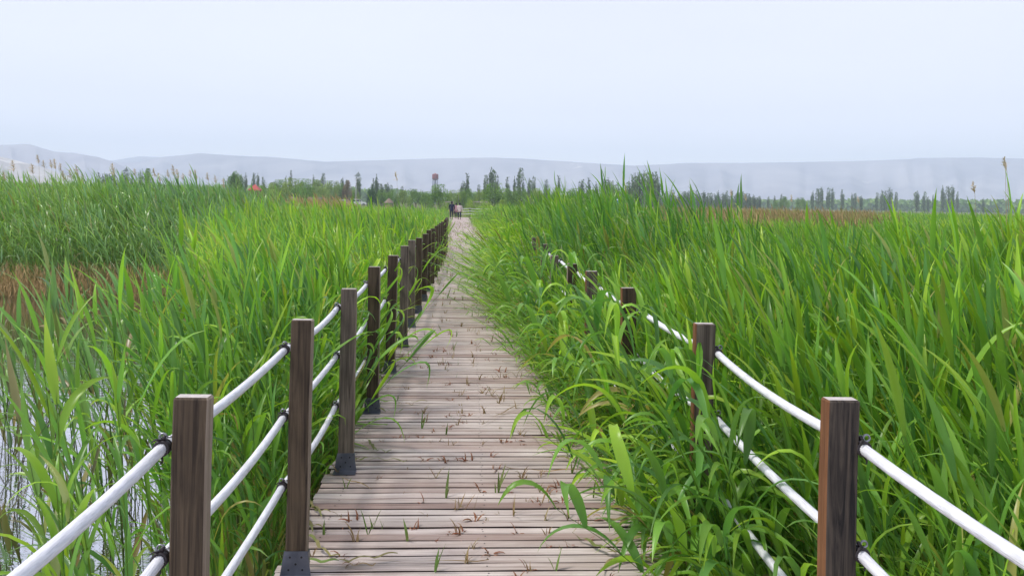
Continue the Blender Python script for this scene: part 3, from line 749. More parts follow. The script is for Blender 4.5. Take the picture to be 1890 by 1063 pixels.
def far_tufts():
    Vs, Fs, Ts, off = [], [], [], 0; gs = [g for g in GAPS if 12.5 <= g < 62]
    for _ in range(1500):
        kind = random.choices(('green', 'stubble', 'red'), (.32, .5, .18))[0]; v, f, t = random.choice(SPR[kind]); g = random.choice(gs)
        u = random.random(); x = random.uniform(-.8, .95) if u < .6 else (-.8 + abs(random.gauss(0, .15)) if u < .85 else .5 + random.uniform(0, .45)); s = random.uniform(.7, 1.5); a = random.uniform(0, 6.28)
        R_ = np.array([[math.cos(a), -math.sin(a), 0], [math.sin(a), math.cos(a), 0], [0, 0, 1]], np.float32)
        Vs.append(v @ R_.T * s + np.array([x + bendx(g), g, 0], np.float32)); Fs.append(f + off); Ts.append(t); off += len(v)
    tag(link_mesh('deck_grass', np_mesh('deck_grass', np.concatenate(Vs), np.concatenate(Fs), np.concatenate(Ts)), M_SPROUT), 'sparse tufts of grass scattered along the far deck planks', None, None, 'stuff')
far_tufts()
def litter_variant(seed, kind):
    r = random.Random(seed); n = 12; V, Fq, T = [], [], []
    for q in range(1 if kind == 'stalk' else r.randint(2, 3)):
        ln = r.uniform(.35, .75) if kind == 'stalk' else r.uniform(.14, .30); wd = r.uniform(.004, .007) if kind == 'stalk' else r.uniform(.012, .022)
        a = r.uniform(-.5, .5) + (math.pi if q % 2 else 0); k = r.uniform(-1.8, 1.8); p = Vector((0, 0, .006 + .004 * q)); hue = r.uniform(.1, .6); dry = r.uniform(.5, 1) if kind == 'stalk' else r.uniform(0, .6); b = len(V); br = r.uniform(.8, 1.1)
        for i in range(n + 1):
            s = i / n; d = Vector((math.cos(a + k * s), math.sin(a + k * s), 0)); z = .006 + .018 * abs(math.sin(s * 7 + q)) * (1 if kind != 'stalk' else .6); sd_ = Vector((-d.y, d.x, 0)); wv = wd / 2 * (min(1, s * 5 + .3) * (1 - s ** 2.5) + .05)
            V += [p + sd_ * wv + Vector((0, 0, z)), p - sd_ * wv + Vector((0, 0, z + .004 * math.sin(s * 5)))]; T += [(hue, br, dry)] * 2; p = p + d * ln / n
            if i < n: Fq.append((b + 2 * i, b + 2 * i + 1, b + 2 * i + 3, b + 2 * i + 2))
    return np_mesh('litter', [tuple(v) for v in V], Fq, np.array(T, np.float32))
LIT = {k: [litter_variant(90 + i + 20 * j, k) for i in range(7)] for j, k in enumerate(('stalk', 'leaf'))}
def put_litter(kind, x, y, rz):
    o = link_mesh('fallen_stalk' if kind == 'stalk' else 'fallen_leaf', random.choice(LIT[kind]), M_SPROUT, None, (x, y, .002)); o.rotation_euler = (0, 0, rz)
    tag(o, 'thin straw coloured reed stalk lying on the deck planks' if kind == 'stalk' else 'fallen reed leaves lying on the deck planks', 'fallen stalk' if kind == 'stalk' else 'fallen leaf', 'dry stalks lying on the deck' if kind == 'stalk' else 'reed leaves lying on the deck')
for _ in range(34):
    y = random.uniform(3.35, 8.5); put_litter('stalk', .88 - abs(random.gauss(0, .22)) if random.random() < .75 else random.uniform(-.78, -.4), y, random.uniform(0, 6.28))
for px, py in ((600, 1000), (640, 1040), (580, 960), (700, 830), (690, 850), (590, 935), (720, 760), (735, 745), (1100, 880), (1150, 930), (1190, 970), (1080, 860), (1130, 1030), (1180, 1045), (1060, 820), (1200, 1010)):
    y = deck_y(py, px); put_litter('leaf', (px - 868) / F_PX * y, y, random.uniform(0, 6.28))

# ------------------------------------------------------------------ trees
def crown_mesh(seed, kind, n, leaf):
    r = np.random.default_rng(seed); rr = random.Random(seed)
    pts, tin = [], []
    if kind == 'poplar':                       # unit height, narrow, ragged upright boughs
        k = rr.randint(9, 13); z = r.random(n) ** .85
        bough = r.integers(0, k, n); ba = r.uniform(0, 6.28, k); bh = r.uniform(.55, 1.0, k); bh[0] = 1; br_ = r.uniform(.3, 1, k)
        zz = z * bh[bough]; rad = .085 * np.clip(zz * 5 + .25, 0, 1) * np.clip((1 - zz ** 8), 0, 1) ** .6 * (.75 + .5 * r.random(60)[(zz * 14).astype(int) + bough]) * br_[bough]
        a = ba[bough]; x = rad * np.cos(a) + r.normal(0, .02, n); y = rad * np.sin(a) + r.normal(0, .02, n)
        P = np.stack([x, y, .08 + zz * .92], 1); cl = (bough % 3) / 3.0
    elif kind == 'bush':                       # unit height mound of many lobes
        k = 44; c = r.normal(0, 1, (k, 3)); c /= np.linalg.norm(c, axis=1)[:, None]; c[:, 2] = np.abs(c[:, 2]); c *= r.uniform(.72, .98, (k, 1)); rad = r.uniform(.16, .28, k)
        b = r.integers(0, k, n); q = r.normal(0, 1, (n, 3)); q /= np.linalg.norm(q, axis=1)[:, None]
        P = c[b] * np.array([.66, .66, .74]) + q * (rad[b] * r.uniform(.55, 1.0, n))[:, None] + np.array([0, 0, .12]); P[:, 2] = np.abs(P[:, 2]); P[:, 2] = np.clip(P[:, 2] / np.quantile(P[:, 2], .985), 0, 1.04); cl = (b % 5) / 5.0
    else:                                      # round: crown on a visible trunk
        k = 26; c = r.normal(0, 1, (k, 3)); c /= np.linalg.norm(c, axis=1)[:, None]; c *= r.uniform(.4, .9, (k, 1)); rad = r.uniform(.16, .30, k)
        b = r.integers(0, k, n); q = r.normal(0, 1, (n, 3)); q /= np.linalg.norm(q, axis=1)[:, None]
        P = c[b] * np.array([.42, .42, .34]) + q * (rad[b] * .9 * r.uniform(.5, 1.0, n))[:, None] + np.array([0, 0, .6]); P[:, 2] /= P[:, 2].max(); cl = (b % 5) / 5.0
    u = r.normal(0, 1, (n, 3)); u /= np.linalg.norm(u, axis=1)[:, None]; v = np.cross(u, r.normal(0, 1, (n, 3))); v /= np.linalg.norm(v, axis=1)[:, None]
    if kind == 'poplar': u = u * .5 + np.array([0, 0, .8])
    s = leaf * r.uniform(.6, 1.3, n)[:, None]
    V = np.stack([P - u * s, P - v * s * .6, P + u * s, P + v * s * .6], 1).reshape(-1, 3)
    Fq = np.arange(n * 4).reshape(-1, 4); t = np.repeat(np.stack([np.clip(.0 + .95 * cl + r.normal(0, .15, n), 0, 1), r.uniform(.7, 1.15, n) * (.8 + .35 * ((cl * 7.3) % 1)), (r.random(n) < .02) * .5], 1), 4, 0)
    return np_mesh('crown', V, Fq, t.astype(np.float32), smooth=False)
def trunk_mesh(seed, kind):
    rr = random.Random(seed); mb = MB()
    if kind == 'poplar':
        mb.tube([(0, 0, 0), (.004, 0, .35), (0, .003, .7), (0, 0, .93)], [.016, .011, .006, .002], 6)
        for _ in range(9):
            z = rr.uniform(.12, .6); a = rr.uniform(0, 6.28); mb.tube([(0, 0, z), (.05 * math.cos(a), .05 * math.sin(a), z + .14), (.06 * math.cos(a), .06 * math.sin(a), z + .26)], [.005, .003, .0015], 4)
    else:
        zf = .25 if kind == 'bush' else .45
        mb.tube([(0, 0, 0), (.01, 0, zf * .6), (0, 0, zf)], [.045, .035, .028], 7)
        for _ in range(7):
            a = rr.uniform(0, 6.28); q = rr.uniform(.2, .36); mb.tube([(0, 0, zf * .7), (q * .5 * math.cos(a), q * .5 * math.sin(a), zf + .1), (q * math.cos(a), q * math.sin(a), zf + rr.uniform(.15, .35))], [.022, .014, .005], 5)
    me = bpy.data.meshes.new('trunk'); me.from_pydata(mb.v, [], mb.f); return me
M_BARK = mat('bark', (.14, .115, .09), .9, .1)
CR_ = {'poplar': [crown_mesh(200 + i, 'poplar', 1500, .021) for i in range(6)], 'bush': [crown_mesh(220 + i, 'bush', 5200, .026) for i in range(5)], 'round': [crown_mesh(240 + i, 'round', 4200, .030) for i in range(3)]}
TR_ = {k: [trunk_mesh(260 + i, k) for i in range(3)] for k in CR_}
def tint_var(base_mat, name, lo, mid, hi, dry):
    return foliage_mat(name, lo, mid, hi, dry, rough=.6, trans=.18, spec=.25)
M_WILLOW = tint_var(None, 'willow_leaf', (.20, .31, .07), (.29, .41, .09), (.38, .49, .11), (.2, .13, .07))
M_AUTUMN = tint_var(None, 'reddish_leaf', (.22, .17, .09), (.28, .19, .11), (.34, .25, .14), (.2, .13, .07))
M_DARKTREE = tint_var(None, 'dark_leaf', (.035, .09, .035), (.05, .12, .04), (.07, .15, .05), (.2, .13, .07))
def gz(x, y): return float(ground_z(np.array([x]), np.array([y]))[0])
TCOUNT = [0]
def tree(name, kind, px, top, d, wpx, leafm, label, group, base_py=None):
    """a tree whose tip shows at (px, top), d metres away, wpx pixels wide"""
    TCOUNT[0] += 1; i = TCOUNT[0]; p = at(px, top, d); g = gz(p.x, p.y) - .1; h = max(p.z - g, .8)
    root = empty(name, (p.x, p.y, g), random.uniform(0, 6.28))
    me = CR_[kind][i % len(CR_[kind])]; w = wpx / F_PX * d
    unit = {'poplar': .22, 'bush': 1.55, 'round': 1.15}[kind]; sx = w / unit
    key = me.name + leafm.name
    if key not in MESHVAR:
        m2 = me.copy(); m2.materials.clear(); m2.materials.append(leafm); MESHVAR[key] = m2
    c = bpy.data.objects.new('crown', MESHVAR[key]); COL.objects.link(c); c.parent = root; c.scale = (sx, sx, h)
    t = link_mesh('trunk', TR_[kind][i % 3], M_BARK, root); ts = min(sx, h); t.scale = (ts if kind != 'poplar' else h * .8, ts if kind != 'poplar' else h * .8, h)
    tag(root, label, 'poplar tree' if kind == 'poplar' else ('bush' if kind == 'bush' else 'tree'), group)
    return root
MESHVAR = {}
def nth(k): return ['first', 'second', 'third', 'fourth', 'fifth', 'sixth', 'seventh', 'eighth', 'ninth', 'tenth', 'eleventh', 'twelfth', 'thirteenth', 'fourteenth', 'fifteenth', 'sixteenth', 'seventeenth', 'eighteenth', 'nineteenth', 'twentieth', 'twenty-first', 'twenty-second', 'twenty-third', 'twenty-fourth', 'twenty-fifth', 'twenty-sixth'][k]
# spaced poplars before the plateau, far right
for k, (px, top, w_) in enumerate([(1419, 362, 5), (1429, 361, 5), (1443, 358, 6), (1500, 352, 7), (1510, 347, 7), (1516, 345, 8), (1529, 346, 8), (1538, 347, 7), (1555, 350, 8), (1573, 356, 6), (1578, 356, 6), (1589, 361, 7), (1619, 355, 6), (1627, 351, 8), (1634, 352, 7), (1643, 346, 11), (1655, 354, 6),
                                 (1692, 352, 9), (1707, 353, 7), (1714, 363, 6), (1723, 360, 5), (1740, 342, 8), (1750, 343, 7), (1758, 342, 8), (1768, 353, 5), (1816, 366, 6)]):
    tree('poplar_tree', 'poplar', px, top, 480 + 30 * math.sin(k * 2.1), w_ * 1.25, M_POPLAR, 'slender dark poplar, %s from the left in the spaced row below the right plateau' % nth(k), 'poplars spaced out below the right plateau')
for k in range(34):
    px = 1219 + k * 5.5 + random.uniform(-2, 2); tree('poplar_tree', 'poplar', px, random.uniform(349, 362) + 4 * (k > 24), 430 + random.uniform(-25, 25), random.uniform(8, 12), M_POPLAR, 'bluish green poplar in the dense far row right of the tall poplar block', 'poplars of the dense far row')
for k, (px, top) in enumerate([(1152, 340), (1159, 334), (1166, 322), (1173, 319), (1181, 317), (1189, 315), (1196, 316), (1203, 318), (1210, 317), (1214, 321), (1177, 324), (1200, 322)]):
    tree('poplar_tree', 'poplar', px, top, 262 + (k % 3) * 6, 13, M_POPLAR if k % 2 else M_TREE, 'tall poplar crowded into the compact block right of the near reed tips', 'poplars of the tall compact block')
for k, (px, top, w_) in enumerate([(1070, 334, 8), (1076, 331, 9), (1086, 328, 9), (1101, 335, 8), (1116, 329, 9), (1123, 328, 9), (1131, 333, 8), (1139, 338, 8)]):
    tree('poplar_tree', 'poplar', px, top, 300, w_ * 1.2, M_POPLAR, 'olive poplar, %s from the left in the loose group before the compact block' % nth(k), 'poplars of the loose group')
for k, (px, top, w_, lb) in enumerate([(861, 320, 11, 'pointed poplar standing alone right of the water tower'), (854, 334, 10, 'lower poplar against the left side of the lone pointed one'), (898, 322, 9, 'left companion of the tallest poplar above the walkers'),
        (909, 308, 13, 'tallest poplar of the trio above and right of the walkers'), (918, 323, 9, 'right companion of the tallest poplar above the walkers'), (883, 340, 6, 'thin low poplar between the lone pointed one and the trio'), (938, 327, 10, 'dark ragged poplar right of the trio'),
        (950, 325, 6, 'thin poplar between the ragged one and the dense column'), (961, 309, 11, 'dense columnar poplar rising over the left shoulder of the right reeds'), (978, 329, 9, 'poplar half hidden behind the first high reed tips'), (985, 325, 8, 'slim poplar behind the high reed tips'), (1008, 331, 8, 'poplar peeping between the highest reed tips'), (1030, 324, 9, 'poplar right beside the highest reed tip')]):
    tree('poplar_tree', 'poplar', px, top, 230 + 10 * (k % 4), w_ * 1.25, M_POPLAR, lb, 'poplars behind the end of the boardwalk')
for k, (px, top, w_) in enumerate([(454, 319, 6), (469, 318, 6), (476, 320, 6), (485, 326, 7), (528, 325, 5), (537, 314, 7), (579, 322, 6), (597, 319, 7), (632, 327, 6), (640, 331, 5), (663, 318, 10), (689, 329, 7), (695, 321, 8), (703, 338, 9), (714, 337, 10), (722, 341, 6), (743, 343, 5)]):
    tree('poplar_tree', 'poplar', px, top, 250 + 12 * (k % 3), w_ * 1.3, M_POPLAR, 'thin grey green poplar, %s from the left behind the willow thicket' % nth(k), 'poplars behind the willow thicket')
for k, (px, top, w_, mt_) in enumerate([(181, 319, 8, M_POPLAR), (190, 321, 8, M_POPLAR), (197, 320, 8, M_POPLAR), (204, 321, 8, M_POPLAR), (211, 322, 7, M_POPLAR), (235, 309, 9, M_POPLAR), (245, 321, 7, M_POPLAR), (227, 318, 10, M_TREE)]):
    tree('poplar_tree', 'poplar', px, top, 240, w_ * 1.3, mt_, 'poplar, %s from the left above the tall far left reeds' % nth(k), 'poplars above the far left reeds')
tree('broad_tree', 'round', 435, 316, 190, 34, M_TREE, 'round crowned green tree standing alone left of the red roofed pavilion', None)
tree('bush', 'bush', 268, 314, 230, 34, M_TREE, 'green tree clump rising above the far left reeds', None)
tree('bush', 'bush', 812, 343, 130, 52, M_TREE, 'big rounded willow below the water tower', None)
tree('bush', 'bush', 912, 341, 125, 50, M_TREE, 'big rounded willow below the poplar trio', None)
tree('bush', 'bush', 687, 348, 170, 24, M_DARKTREE, 'dark green bush right of the parked cars', None)
tree('bush', 'bush', 641, 335, 248, 22, M_AUTUMN, 'reddish brown bush behind the parked white car', None)
WL = [(497, 339, 46, 175), (515, 334, 40, 185), (540, 332, 48, 180), (566, 333, 40, 190), (588, 334, 44, 240), (612, 336, 40, 245), (628, 341, 34, 250), (505, 350, 46, 160), (552, 345, 44, 165), (592, 346, 40, 235), (474, 345, 26, 200)]
for k, (px, top, w_, d) in enumerate(WL):
    tree('bush', 'bush', px, top, d, w_, (M_WILLOW, M_TREE, M_WILLOW, M_TREE, M_WILLOW)[k % 5], 'rounded willow, %s in the thicket behind the left reeds' % nth(k), 'willows of the left thicket')
for k, (px, top, w_, d) in enumerate([(656, 351, 22, 252), (705, 352, 26, 190), (725, 353, 28, 185), (745, 353, 34, 190), (768, 351, 36, 195), (786, 355, 26, 180), (838, 353, 30, 165), (852, 351, 26, 170), (868, 350, 30, 175), (886, 352, 26, 170), (936, 350, 34, 150), (960, 349, 36, 150), (990, 350, 40, 150)]):
    tree('bush', 'bush', px, top, d, w_, M_WILLOW if k % 3 == 0 else M_TREE, 'low green bush, %s from the left in the hedge behind the boardwalk end' % nth(k), 'bushes of the hedge behind the boardwalk end')
for k, (px, top, w_, d) in enumerate([(1090, 352, 40, 190), (1122, 339, 44, 200), (1060, 350, 40, 190), (1142, 352, 36, 200), (1030, 350, 36, 170), (718 + 730, 364, 20, 380), (1478, 366, 22, 380), (1432, 370, 16, 380)]):
    tree('bush', 'bush', px, top, d, w_, M_TREE, 'green tree clump, %s from the left behind the right reeds' % nth(k), 'tree clumps behind the right reeds')
for k, (px, top, w_, d) in enumerate([(868, 370, 34, 98), (893, 372, 40, 98), (925, 371, 40, 96), (846, 377, 16, 100), (822, 376, 18, 100)]):
    tree('bush', 'bush', px, top, d, w_, M_WILLOW, 'yellow green low shrub, %s from the left behind the far cross fence' % ['third', 'fourth', 'fifth', 'second', 'first'][k], 'shrubs behind the far cross fence')

# distant band of woodland along the foot of the hills, read as one mass
def far_wood():
    n = 42000; r = np.random.default_rng(77); x = r.uniform(-900, 1300, n); y = 760 + 80 * np.sin(x / 130) + r.uniform(0, 60, n); hgt = 7 + 6 * nz(x, y, 45, 40)
    P = np.stack([x, y, r.random(n) ** .8 * hgt], 1); u = r.normal(0, 1, (n, 3)); u /= np.linalg.norm(u, axis=1)[:, None]; v = np.cross(u, r.normal(0, 1, (n, 3))); v /= np.linalg.norm(v, axis=1)[:, None]; s = r.uniform(1.6, 3.2, (n, 1))
    V = np.stack([P - u * s, P - v * s, P + u * s, P + v * s], 1).reshape(-1, 3); t = np.repeat(np.stack([r.random(n), r.uniform(.8, 1.1, n), 0 * x], 1), 4, 0)
    tag(link_mesh('far_woodland', np_mesh('far_woodland', V, np.arange(4 * n).reshape(-1, 4), t.astype(np.float32), smooth=False), M_TREE), 'hazy band of distant woodland at the foot of the hills', None, None, 'stuff')
far_wood()

# ------------------------------------------------------------------ hills
def hill_mat(name, a, b, white, wl):
    m = mat(name, rough=.95, spec=.05); v = coords(m)
    n1 = noise(m, v, .004, 8, .6); n2 = noise(m, coords(m, (1, 1, 3.0)), .006, 9, 1.5, .65)
    c = cramp(m, n1, [(.35, a), (.65, b)]); c = mix(m, cramp(m, n2, [(wl, (0, 0, 0)), (wl + .07, (1, 1, 1))]), c, white); base(m, c); return m
def hill(name, ridge, D, label, m, gully=.17, near=.72, seed=0, jag=1.0):
    n = 420; px = np.linspace(ridge[0][0], ridge[-1][0], n); py = np.interp(px, [q[0] for q in ridge], [q[1] for q in ridge])
    T = np.concatenate([np.linspace(0, 1, 26), np.linspace(1.03, 1.13, 4)]); V = np.zeros((len(T), n, 3))
    r = np.random.default_rng(seed)
    for i in range(n):
        p = at(px[i], py[i], D); d2 = np.array([p.x, p.y]); zr = max(p.z + jag * (nz(px[i] / 4, 0, 3, seed) - .5), .0)
        for j, t in enumerate(T):
            f = near + (1 - near) * t
            if t <= 1:
                g = abs(math.sin(px[i] * .045 + 2.2 * math.sin(px[i] * .013 + seed) + 1.1 * t)) * .5 + .5 * float(nz(px[i] / 14, t * 3, 1.0, seed + 2))
                z = zr * (t ** 1.25) * (1 - gully * 2.2 * g * (1 - t ** 3)) if t < .93 else zr * (t ** 1.25) * (1 - gully * .5 * g * (1 - t) * 8)
            else: z = zr * (1 - (t - 1) * 2.2)
            V[j, i] = (d2[0] * f, d2[1] * f, z - .6 * (t == 0) * 2)
    idx = (np.arange(len(T) - 1)[:, None] * n + np.arange(n - 1)[None]).ravel(); Fq = np.stack([idx, idx + 1, idx + n + 1, idx + n], 1)
    tag(link_mesh(name, np_mesh(name, V.reshape(-1, 3), Fq), m), label, None, None, 'structure')
HM = hill_mat('plateau_soil', (.27, .27, .33), (.41, .40, .44), (.70, .66, .64), .655)
HW = hill_mat('pale_slope', (.36, .32, .30), (.50, .46, .42), (.64, .60, .56), .56)
hill('hills', [(180, 300), (250, 300), (300, 290), (370, 283), (440, 288), (500, 290), (600, 299), (700, 296), (800, 293), (900, 291), (960, 293), (1040, 298), (1100, 302), (1170, 306), (1220, 304), (1265, 301), (1380, 301), (1500, 299), (1600, 297), (1680, 294), (1695, 292), (1800, 291), (1890, 293), (2100, 296), (2500, 300)],
     2900, 'long hazy plateau with pale erosion scars closing the horizon', HM, seed=3, near=.66)
hill('hills', [(-500, 255), (-200, 262), (0, 268), (52, 266), (100, 280), (140, 283), (180, 290), (212, 300), (250, 318), (290, 336), (340, 352)], 2200, 'rounded purple grey hill at the far left', HM, seed=5, near=.75)
hill('hills', [(-500, 262), (-100, 280), (0, 289), (40, 299), (80, 309), (130, 326), (190, 345), (230, 356)], 1550, 'bright chalky slope in front of the far left hill', HW, seed=6, near=.7)
hill('hills', [(100, 296), (180, 298), (212, 296), (255, 289), (290, 290), (340, 296), (420, 310)], 3900, 'faintest blue ridge between the far left hill and the plateau', HM, seed=8, near=.85)

# ------------------------------------------------------------------ haze
def build_haze():
    m = bpy.data.materials.new('haze_air'); m.use_nodes = True; m.node_tree.nodes.clear()
    o_ = N(m, 'ShaderNodeOutputMaterial'); v = N(m, 'ShaderNodeVolumePrincipled'); v.inputs['Color'].default_value = (.755, .87, 1.0, 1); v.inputs['Density'].default_value = 3.9e-4
    v.inputs['Anisotropy'].default_value = 0.0; L(m, v.outputs[0], o_.inputs['Volume'])
    mb = MB(); x0, x1, y0, y1, z0, z1 = -4400, 4700, -420, 4700, -3.2, 340
    mb.box(((x0 + x1) / 2, (y0 + y1) / 2, (z0 + z1) / 2), (x1 - x0, y1 - y0, z1 - z0)); tag(mb.build('haze', m), 'thin blue white haze that fades the far hills', None, None, 'stuff')
build_haze()

# ------------------------------------------------------------------ water tower, pavilion, lamp posts, frames, cars, board
def water_tower():
    d = 600; p = at(803.5, 321, d); g = gz(p.x, p.y); H = p.z - g; tr = 11.5 / 2 / F_PX * d; th = 9.5 / F_PX * d
    m1 = mat('red_tank', (.22, .055, .06), .6); m2 = mat('tower_steel', (.12, .13, .17), .6); m3 = mat('tank_cap', (.4, .12, .11), .6)
    root = empty('water_tower', (p.x, p.y, g)); mb = MB(); z0 = H - th
    mb.tube([(0, 0, z0 - .9), (0, 0, z0), (0, 0, H - .9), (0, 0, H - .3)], [tr * .55, tr, tr, tr * .92], 20); mb.build('tank', m1, root, smooth=False)
    cp = MB(); cp.tube([(0, 0, H - .32), (0, 0, H), (0, 0, H + .35)], [tr * .9, tr * .3, tr * .28], 16); cp.build('tank_cap', m3, root)
    wk = MB(); wk.tube([(tr * 1.12 * math.cos(a), tr * 1.12 * math.sin(a), z0 + .1) for a in [k * math.pi / 10 for k in range(21)]], .12, 4, cap=False); wk.build('walkway', m2, root)
    for k in range(6):
        a = k * math.pi / 3 + .3; lg = MB(); lg.tube([(tr * 1.15 * math.cos(a), tr * 1.15 * math.sin(a), 0), (tr * .78 * math.cos(a), tr * .78 * math.sin(a), z0)], .17, 6); lg.build('leg', m2, root)
    br = MB()
    for zf in (.33, .66):
        q = tr * (1.15 - .37 * zf); c = [(q * math.cos(k * math.pi / 3 + .3), q * math.sin(k * math.pi / 3 + .3), z0 * zf) for k in range(7)]; br.tube(c, .08, 4, cap=False)
    br.build('brace', m2, root); ri = MB(); ri.cyl((0, 0, 0), .3, z0, 8); ri.build('riser_pipe', m2, root)
    tag(root, 'red water tank on a tall six legged steel tower above the trees', 'water tower')
water_tower()
def pavilion():
    d = 150; p = at(471, 340, d); g = gz(p.x, p.y); H = p.z - g; w = 17 / F_PX * d
    rm = mat('red_roof', (.42, .06, .05), .6); pm = mat('pavilion_wood', (.30, .12, .08), .7); wm = mat('pavilion_wall', (.5, .36, .3), .8)
    root = empty('pavilion', (p.x, p.y, g)); mb = MB(); h0 = H - 1.15
    a = w * .62; mb.add([(-a, -a, h0), (a, -a, h0), (a, a, h0), (-a, a, h0), (0, 0, H), (-a, -a, h0 - .12), (a, -a, h0 - .12), (a, a, h0 - .12), (-a, a, h0 - .12)], [(0, 1, 4), (1, 2, 4), (2, 3, 4), (3, 0, 4), (8, 7, 6, 5), (0, 5, 6, 1), (1, 6, 7, 2), (2, 7, 8, 3), (3, 8, 5, 0)]); mb.build('roof', rm, root)
    for sx in (-1, 1):
        for sy in (-1, 1): q = MB(); q.box((sx * w * .45, sy * w * .45, (h0 - .12) / 2), (.14, .14, h0 - .12)); q.build('post', pm, root)
    b = MB(); b.box((0, w * .45, .5), (w * .8, .06, .9)); b.box((0, -w * .45, .5), (w * .8, .06, .9)); b.build('railing', wm, root)
    tag(root, 'small pavilion with a red pyramid roof left of the willow thicket', 'pavilion')
pavilion()
def lamp(px, top, d, label, base_m, q=.7):
    p = at(px, top, d); g = gz(p.x, p.y); H = p.z - g; root = empty('lamp_post', (p.x, p.y, g))
    mb = MB(); mb.tube([(0, 0, 0), (0, 0, .8), (0, 0, H)], [.11 * q, .08 * q, .05 * q], 8); mb.build('pole', base_m, root)
    h = MB(); h.tube([(0, 0, H), (.25, 0, H + .1), (.5, 0, H + .08)], [.04, .035, .03], 6); h.box((.7, 0, H + .06), (.5, .2, .1), bev=.03); h.build('lamp_head', base_m, root); tag(root, label, 'lamp post')
M_WHITE = mat('white_paint', (.75, .75, .77), .5)
lamp(657.5, 330, 170, 'thin white lamp post right of the willow thicket above the cars', M_WHITE)
lamp(846.5, 352, 140, 'thin pale pole rising from the hedge above the walkers', M_HOOK, .35)
def frame(px0, px1, py, d, label, legs=3, drop=1.5):
    a, b = at(px0, py, d), at(px1, py, d); g = gz(a.x, a.y); z = a.z - g; root = empty('timber_frame', (a.x, a.y, g)); W_ = (b - a).length; tm = mat('pale_timber', (.34, .30, .26), .8)
    t = MB(); t.box((W_ / 2, 0, z - .07), (W_ + .2, .16, .14), bev=.02); t.box((W_ / 2, 1.6, z - .07), (W_ + .2, .16, .14), bev=.02)
    for k in range(int(W_ / .6) + 1): t.box((k * .6, .8, z + .03), (.08, 1.8, .06))
    t.build('roof_beams', tm, root)
    for k in range(legs):
        for yy in (0, 1.6): q = MB(); q.box((W_ * k / (legs - 1), yy, (z - .14) / 2), (.13, .13, z - .14)); q.build('post', tm, root)
    tag(root, label, 'pergola')
frame(875, 899, 372, 110, 'low pale timber frame standing right of and behind the walkers')
frame(823, 836, 372, 118, 'low pale timber frame just behind the darkly dressed walker', 2)
frame(569, 598, 365.5, 150, 'long low timber shelter in front of the willow thicket', 4)
def hut(px, py, d, label):
    p = at(px, py, d); g = gz(p.x, p.y); z = p.z - g; root = empty('hut', (p.x, p.y, g)); rm = mat('thatch', (.22, .17, .13), .95); wm = mat('hut_wall', (.36, .24, .17), .9)
    a = .5; mb = MB(); mb.tube([(0, 0, z - .7), (0, 0, z)], [a * 1.5, .08], 12); mb.build('roof', rm, root)
    b = MB(); b.cyl((0, 0, 0), a, z - .95, 12); b.build('wall', wm, root); tag(root, label, 'hut')
hut(718, 366, 112, 'tan thatched hut roof left of the boardwalk among far reeds')
hut(541, 363, 140, 'small pale conical hut roof in front of the willow thicket')

def car(px, py_roof, d, rz, body_m, label, van=False):
    p = at(px, py_roof, d); h = 1.78 if van else 1.68; g = p.z - h
    root = empty('parked_car', (p.x, p.y, max(g, gz(p.x, p.y))), rz); gl = M_GLASS
    L_, W_ = 4.5, 1.8
    # side profile swept across the width with tumblehome
    prof = [(-2.2, .35), (-2.25, .75), (-2.15, 1.0), (-1.95, 1.02), (-1.75, h * .97), (-.6, h), (.35, h * .96), (1.05, 1.05), (1.95, .95), (2.22, .75), (2.25, .38)]
    vs = []
    for sy in (-1, 1):
        for x, z in prof: vs.append((x, sy * (W_ / 2 - max(0, z - 1.0) * .22), z))
    n = len(prof); fs = [tuple(range(n))[::-1], tuple(range(n, 2 * n))] + [(i, (i + 1) % n, n + (i + 1) % n, n + i) for i in range(n)]
    mb = MB(); mb.add(vs, fs); mb.build('body', body_m, root)
    def sx(z): return W_ / 2 - max(0, z - 1.0) * .22 + .006
    for sy in (-1, 1):
        for (x0, x1, x2, x3) in ((-1.72, -1.62, -.75, -.75), (-.68, -.68, .15, .15), (.22, .22, .35, .88)):
            z0, z1 = 1.08, h * .93; q = MB(); q.add([(x0, sy * sx(z0), z0), (x3, sy * sx(z0), z0), (x2, sy * sx(z1), z1), (x1, sy * sx(z1), z1)], [(0, 1, 2, 3)]); q.build('window', gl, root)
    q = MB(); q.add([(1.06, -.72, 1.10), (1.06, .72, 1.10), (.42, .62, h * .93), (.42, -.62, h * .93)], [(0, 1, 2, 3)]); q.build('windscreen', gl, root)
    for wx in (-1.35, 1.4):
        for sy in (-1, 1):
            wh = empty('wheel', (wx, sy * .82, .33)); wh.parent = root; wh.rotation_euler = (math.pi / 2, 0, 0); t = MB(); t.cyl((0, 0, -.11), .33, .22, 18); t.build('tyre', M_TYRE, wh); r_ = MB(); r_.cyl((0, 0, -.125), .2, .25, 12); r_.build('rim', M_HOOK, wh)
    for sy in (-1, 1):
        q = MB(); q.box((2.2, sy * .65, .78), (.12, .3, .14), bev=.03); q.build('headlight', M_HOOK, root)
        q = MB(); q.box((-2.2, sy * .72, .85), (.1, .18, .3), bev=.03); q.build('tail_light', mat('tail_red', (.4, .02, .02), .3), root)
    tag(root, label, 'car')
M_GLASS = mat('car_glass', (.03, .04, .05), .08, .6); M_TYRE = mat('tyre_rubber', (.02, .02, .02), .8)
car(662, 367.8, 215, .12, mat('white_car', (.78, .79, .8), .3, .5), 'white station wagon parked behind the reeds below the thin white lamp post', True)
car(636, 371, 205, -.5, mat('silver_car', (.42, .48, .52), .35, .5), 'pale blue grey car parked left of the white one')
car(654, 366.0, 232, .3, mat('dark_car', (.04, .05, .08), .3, .5), 'dark car whose roof shows behind the white one')
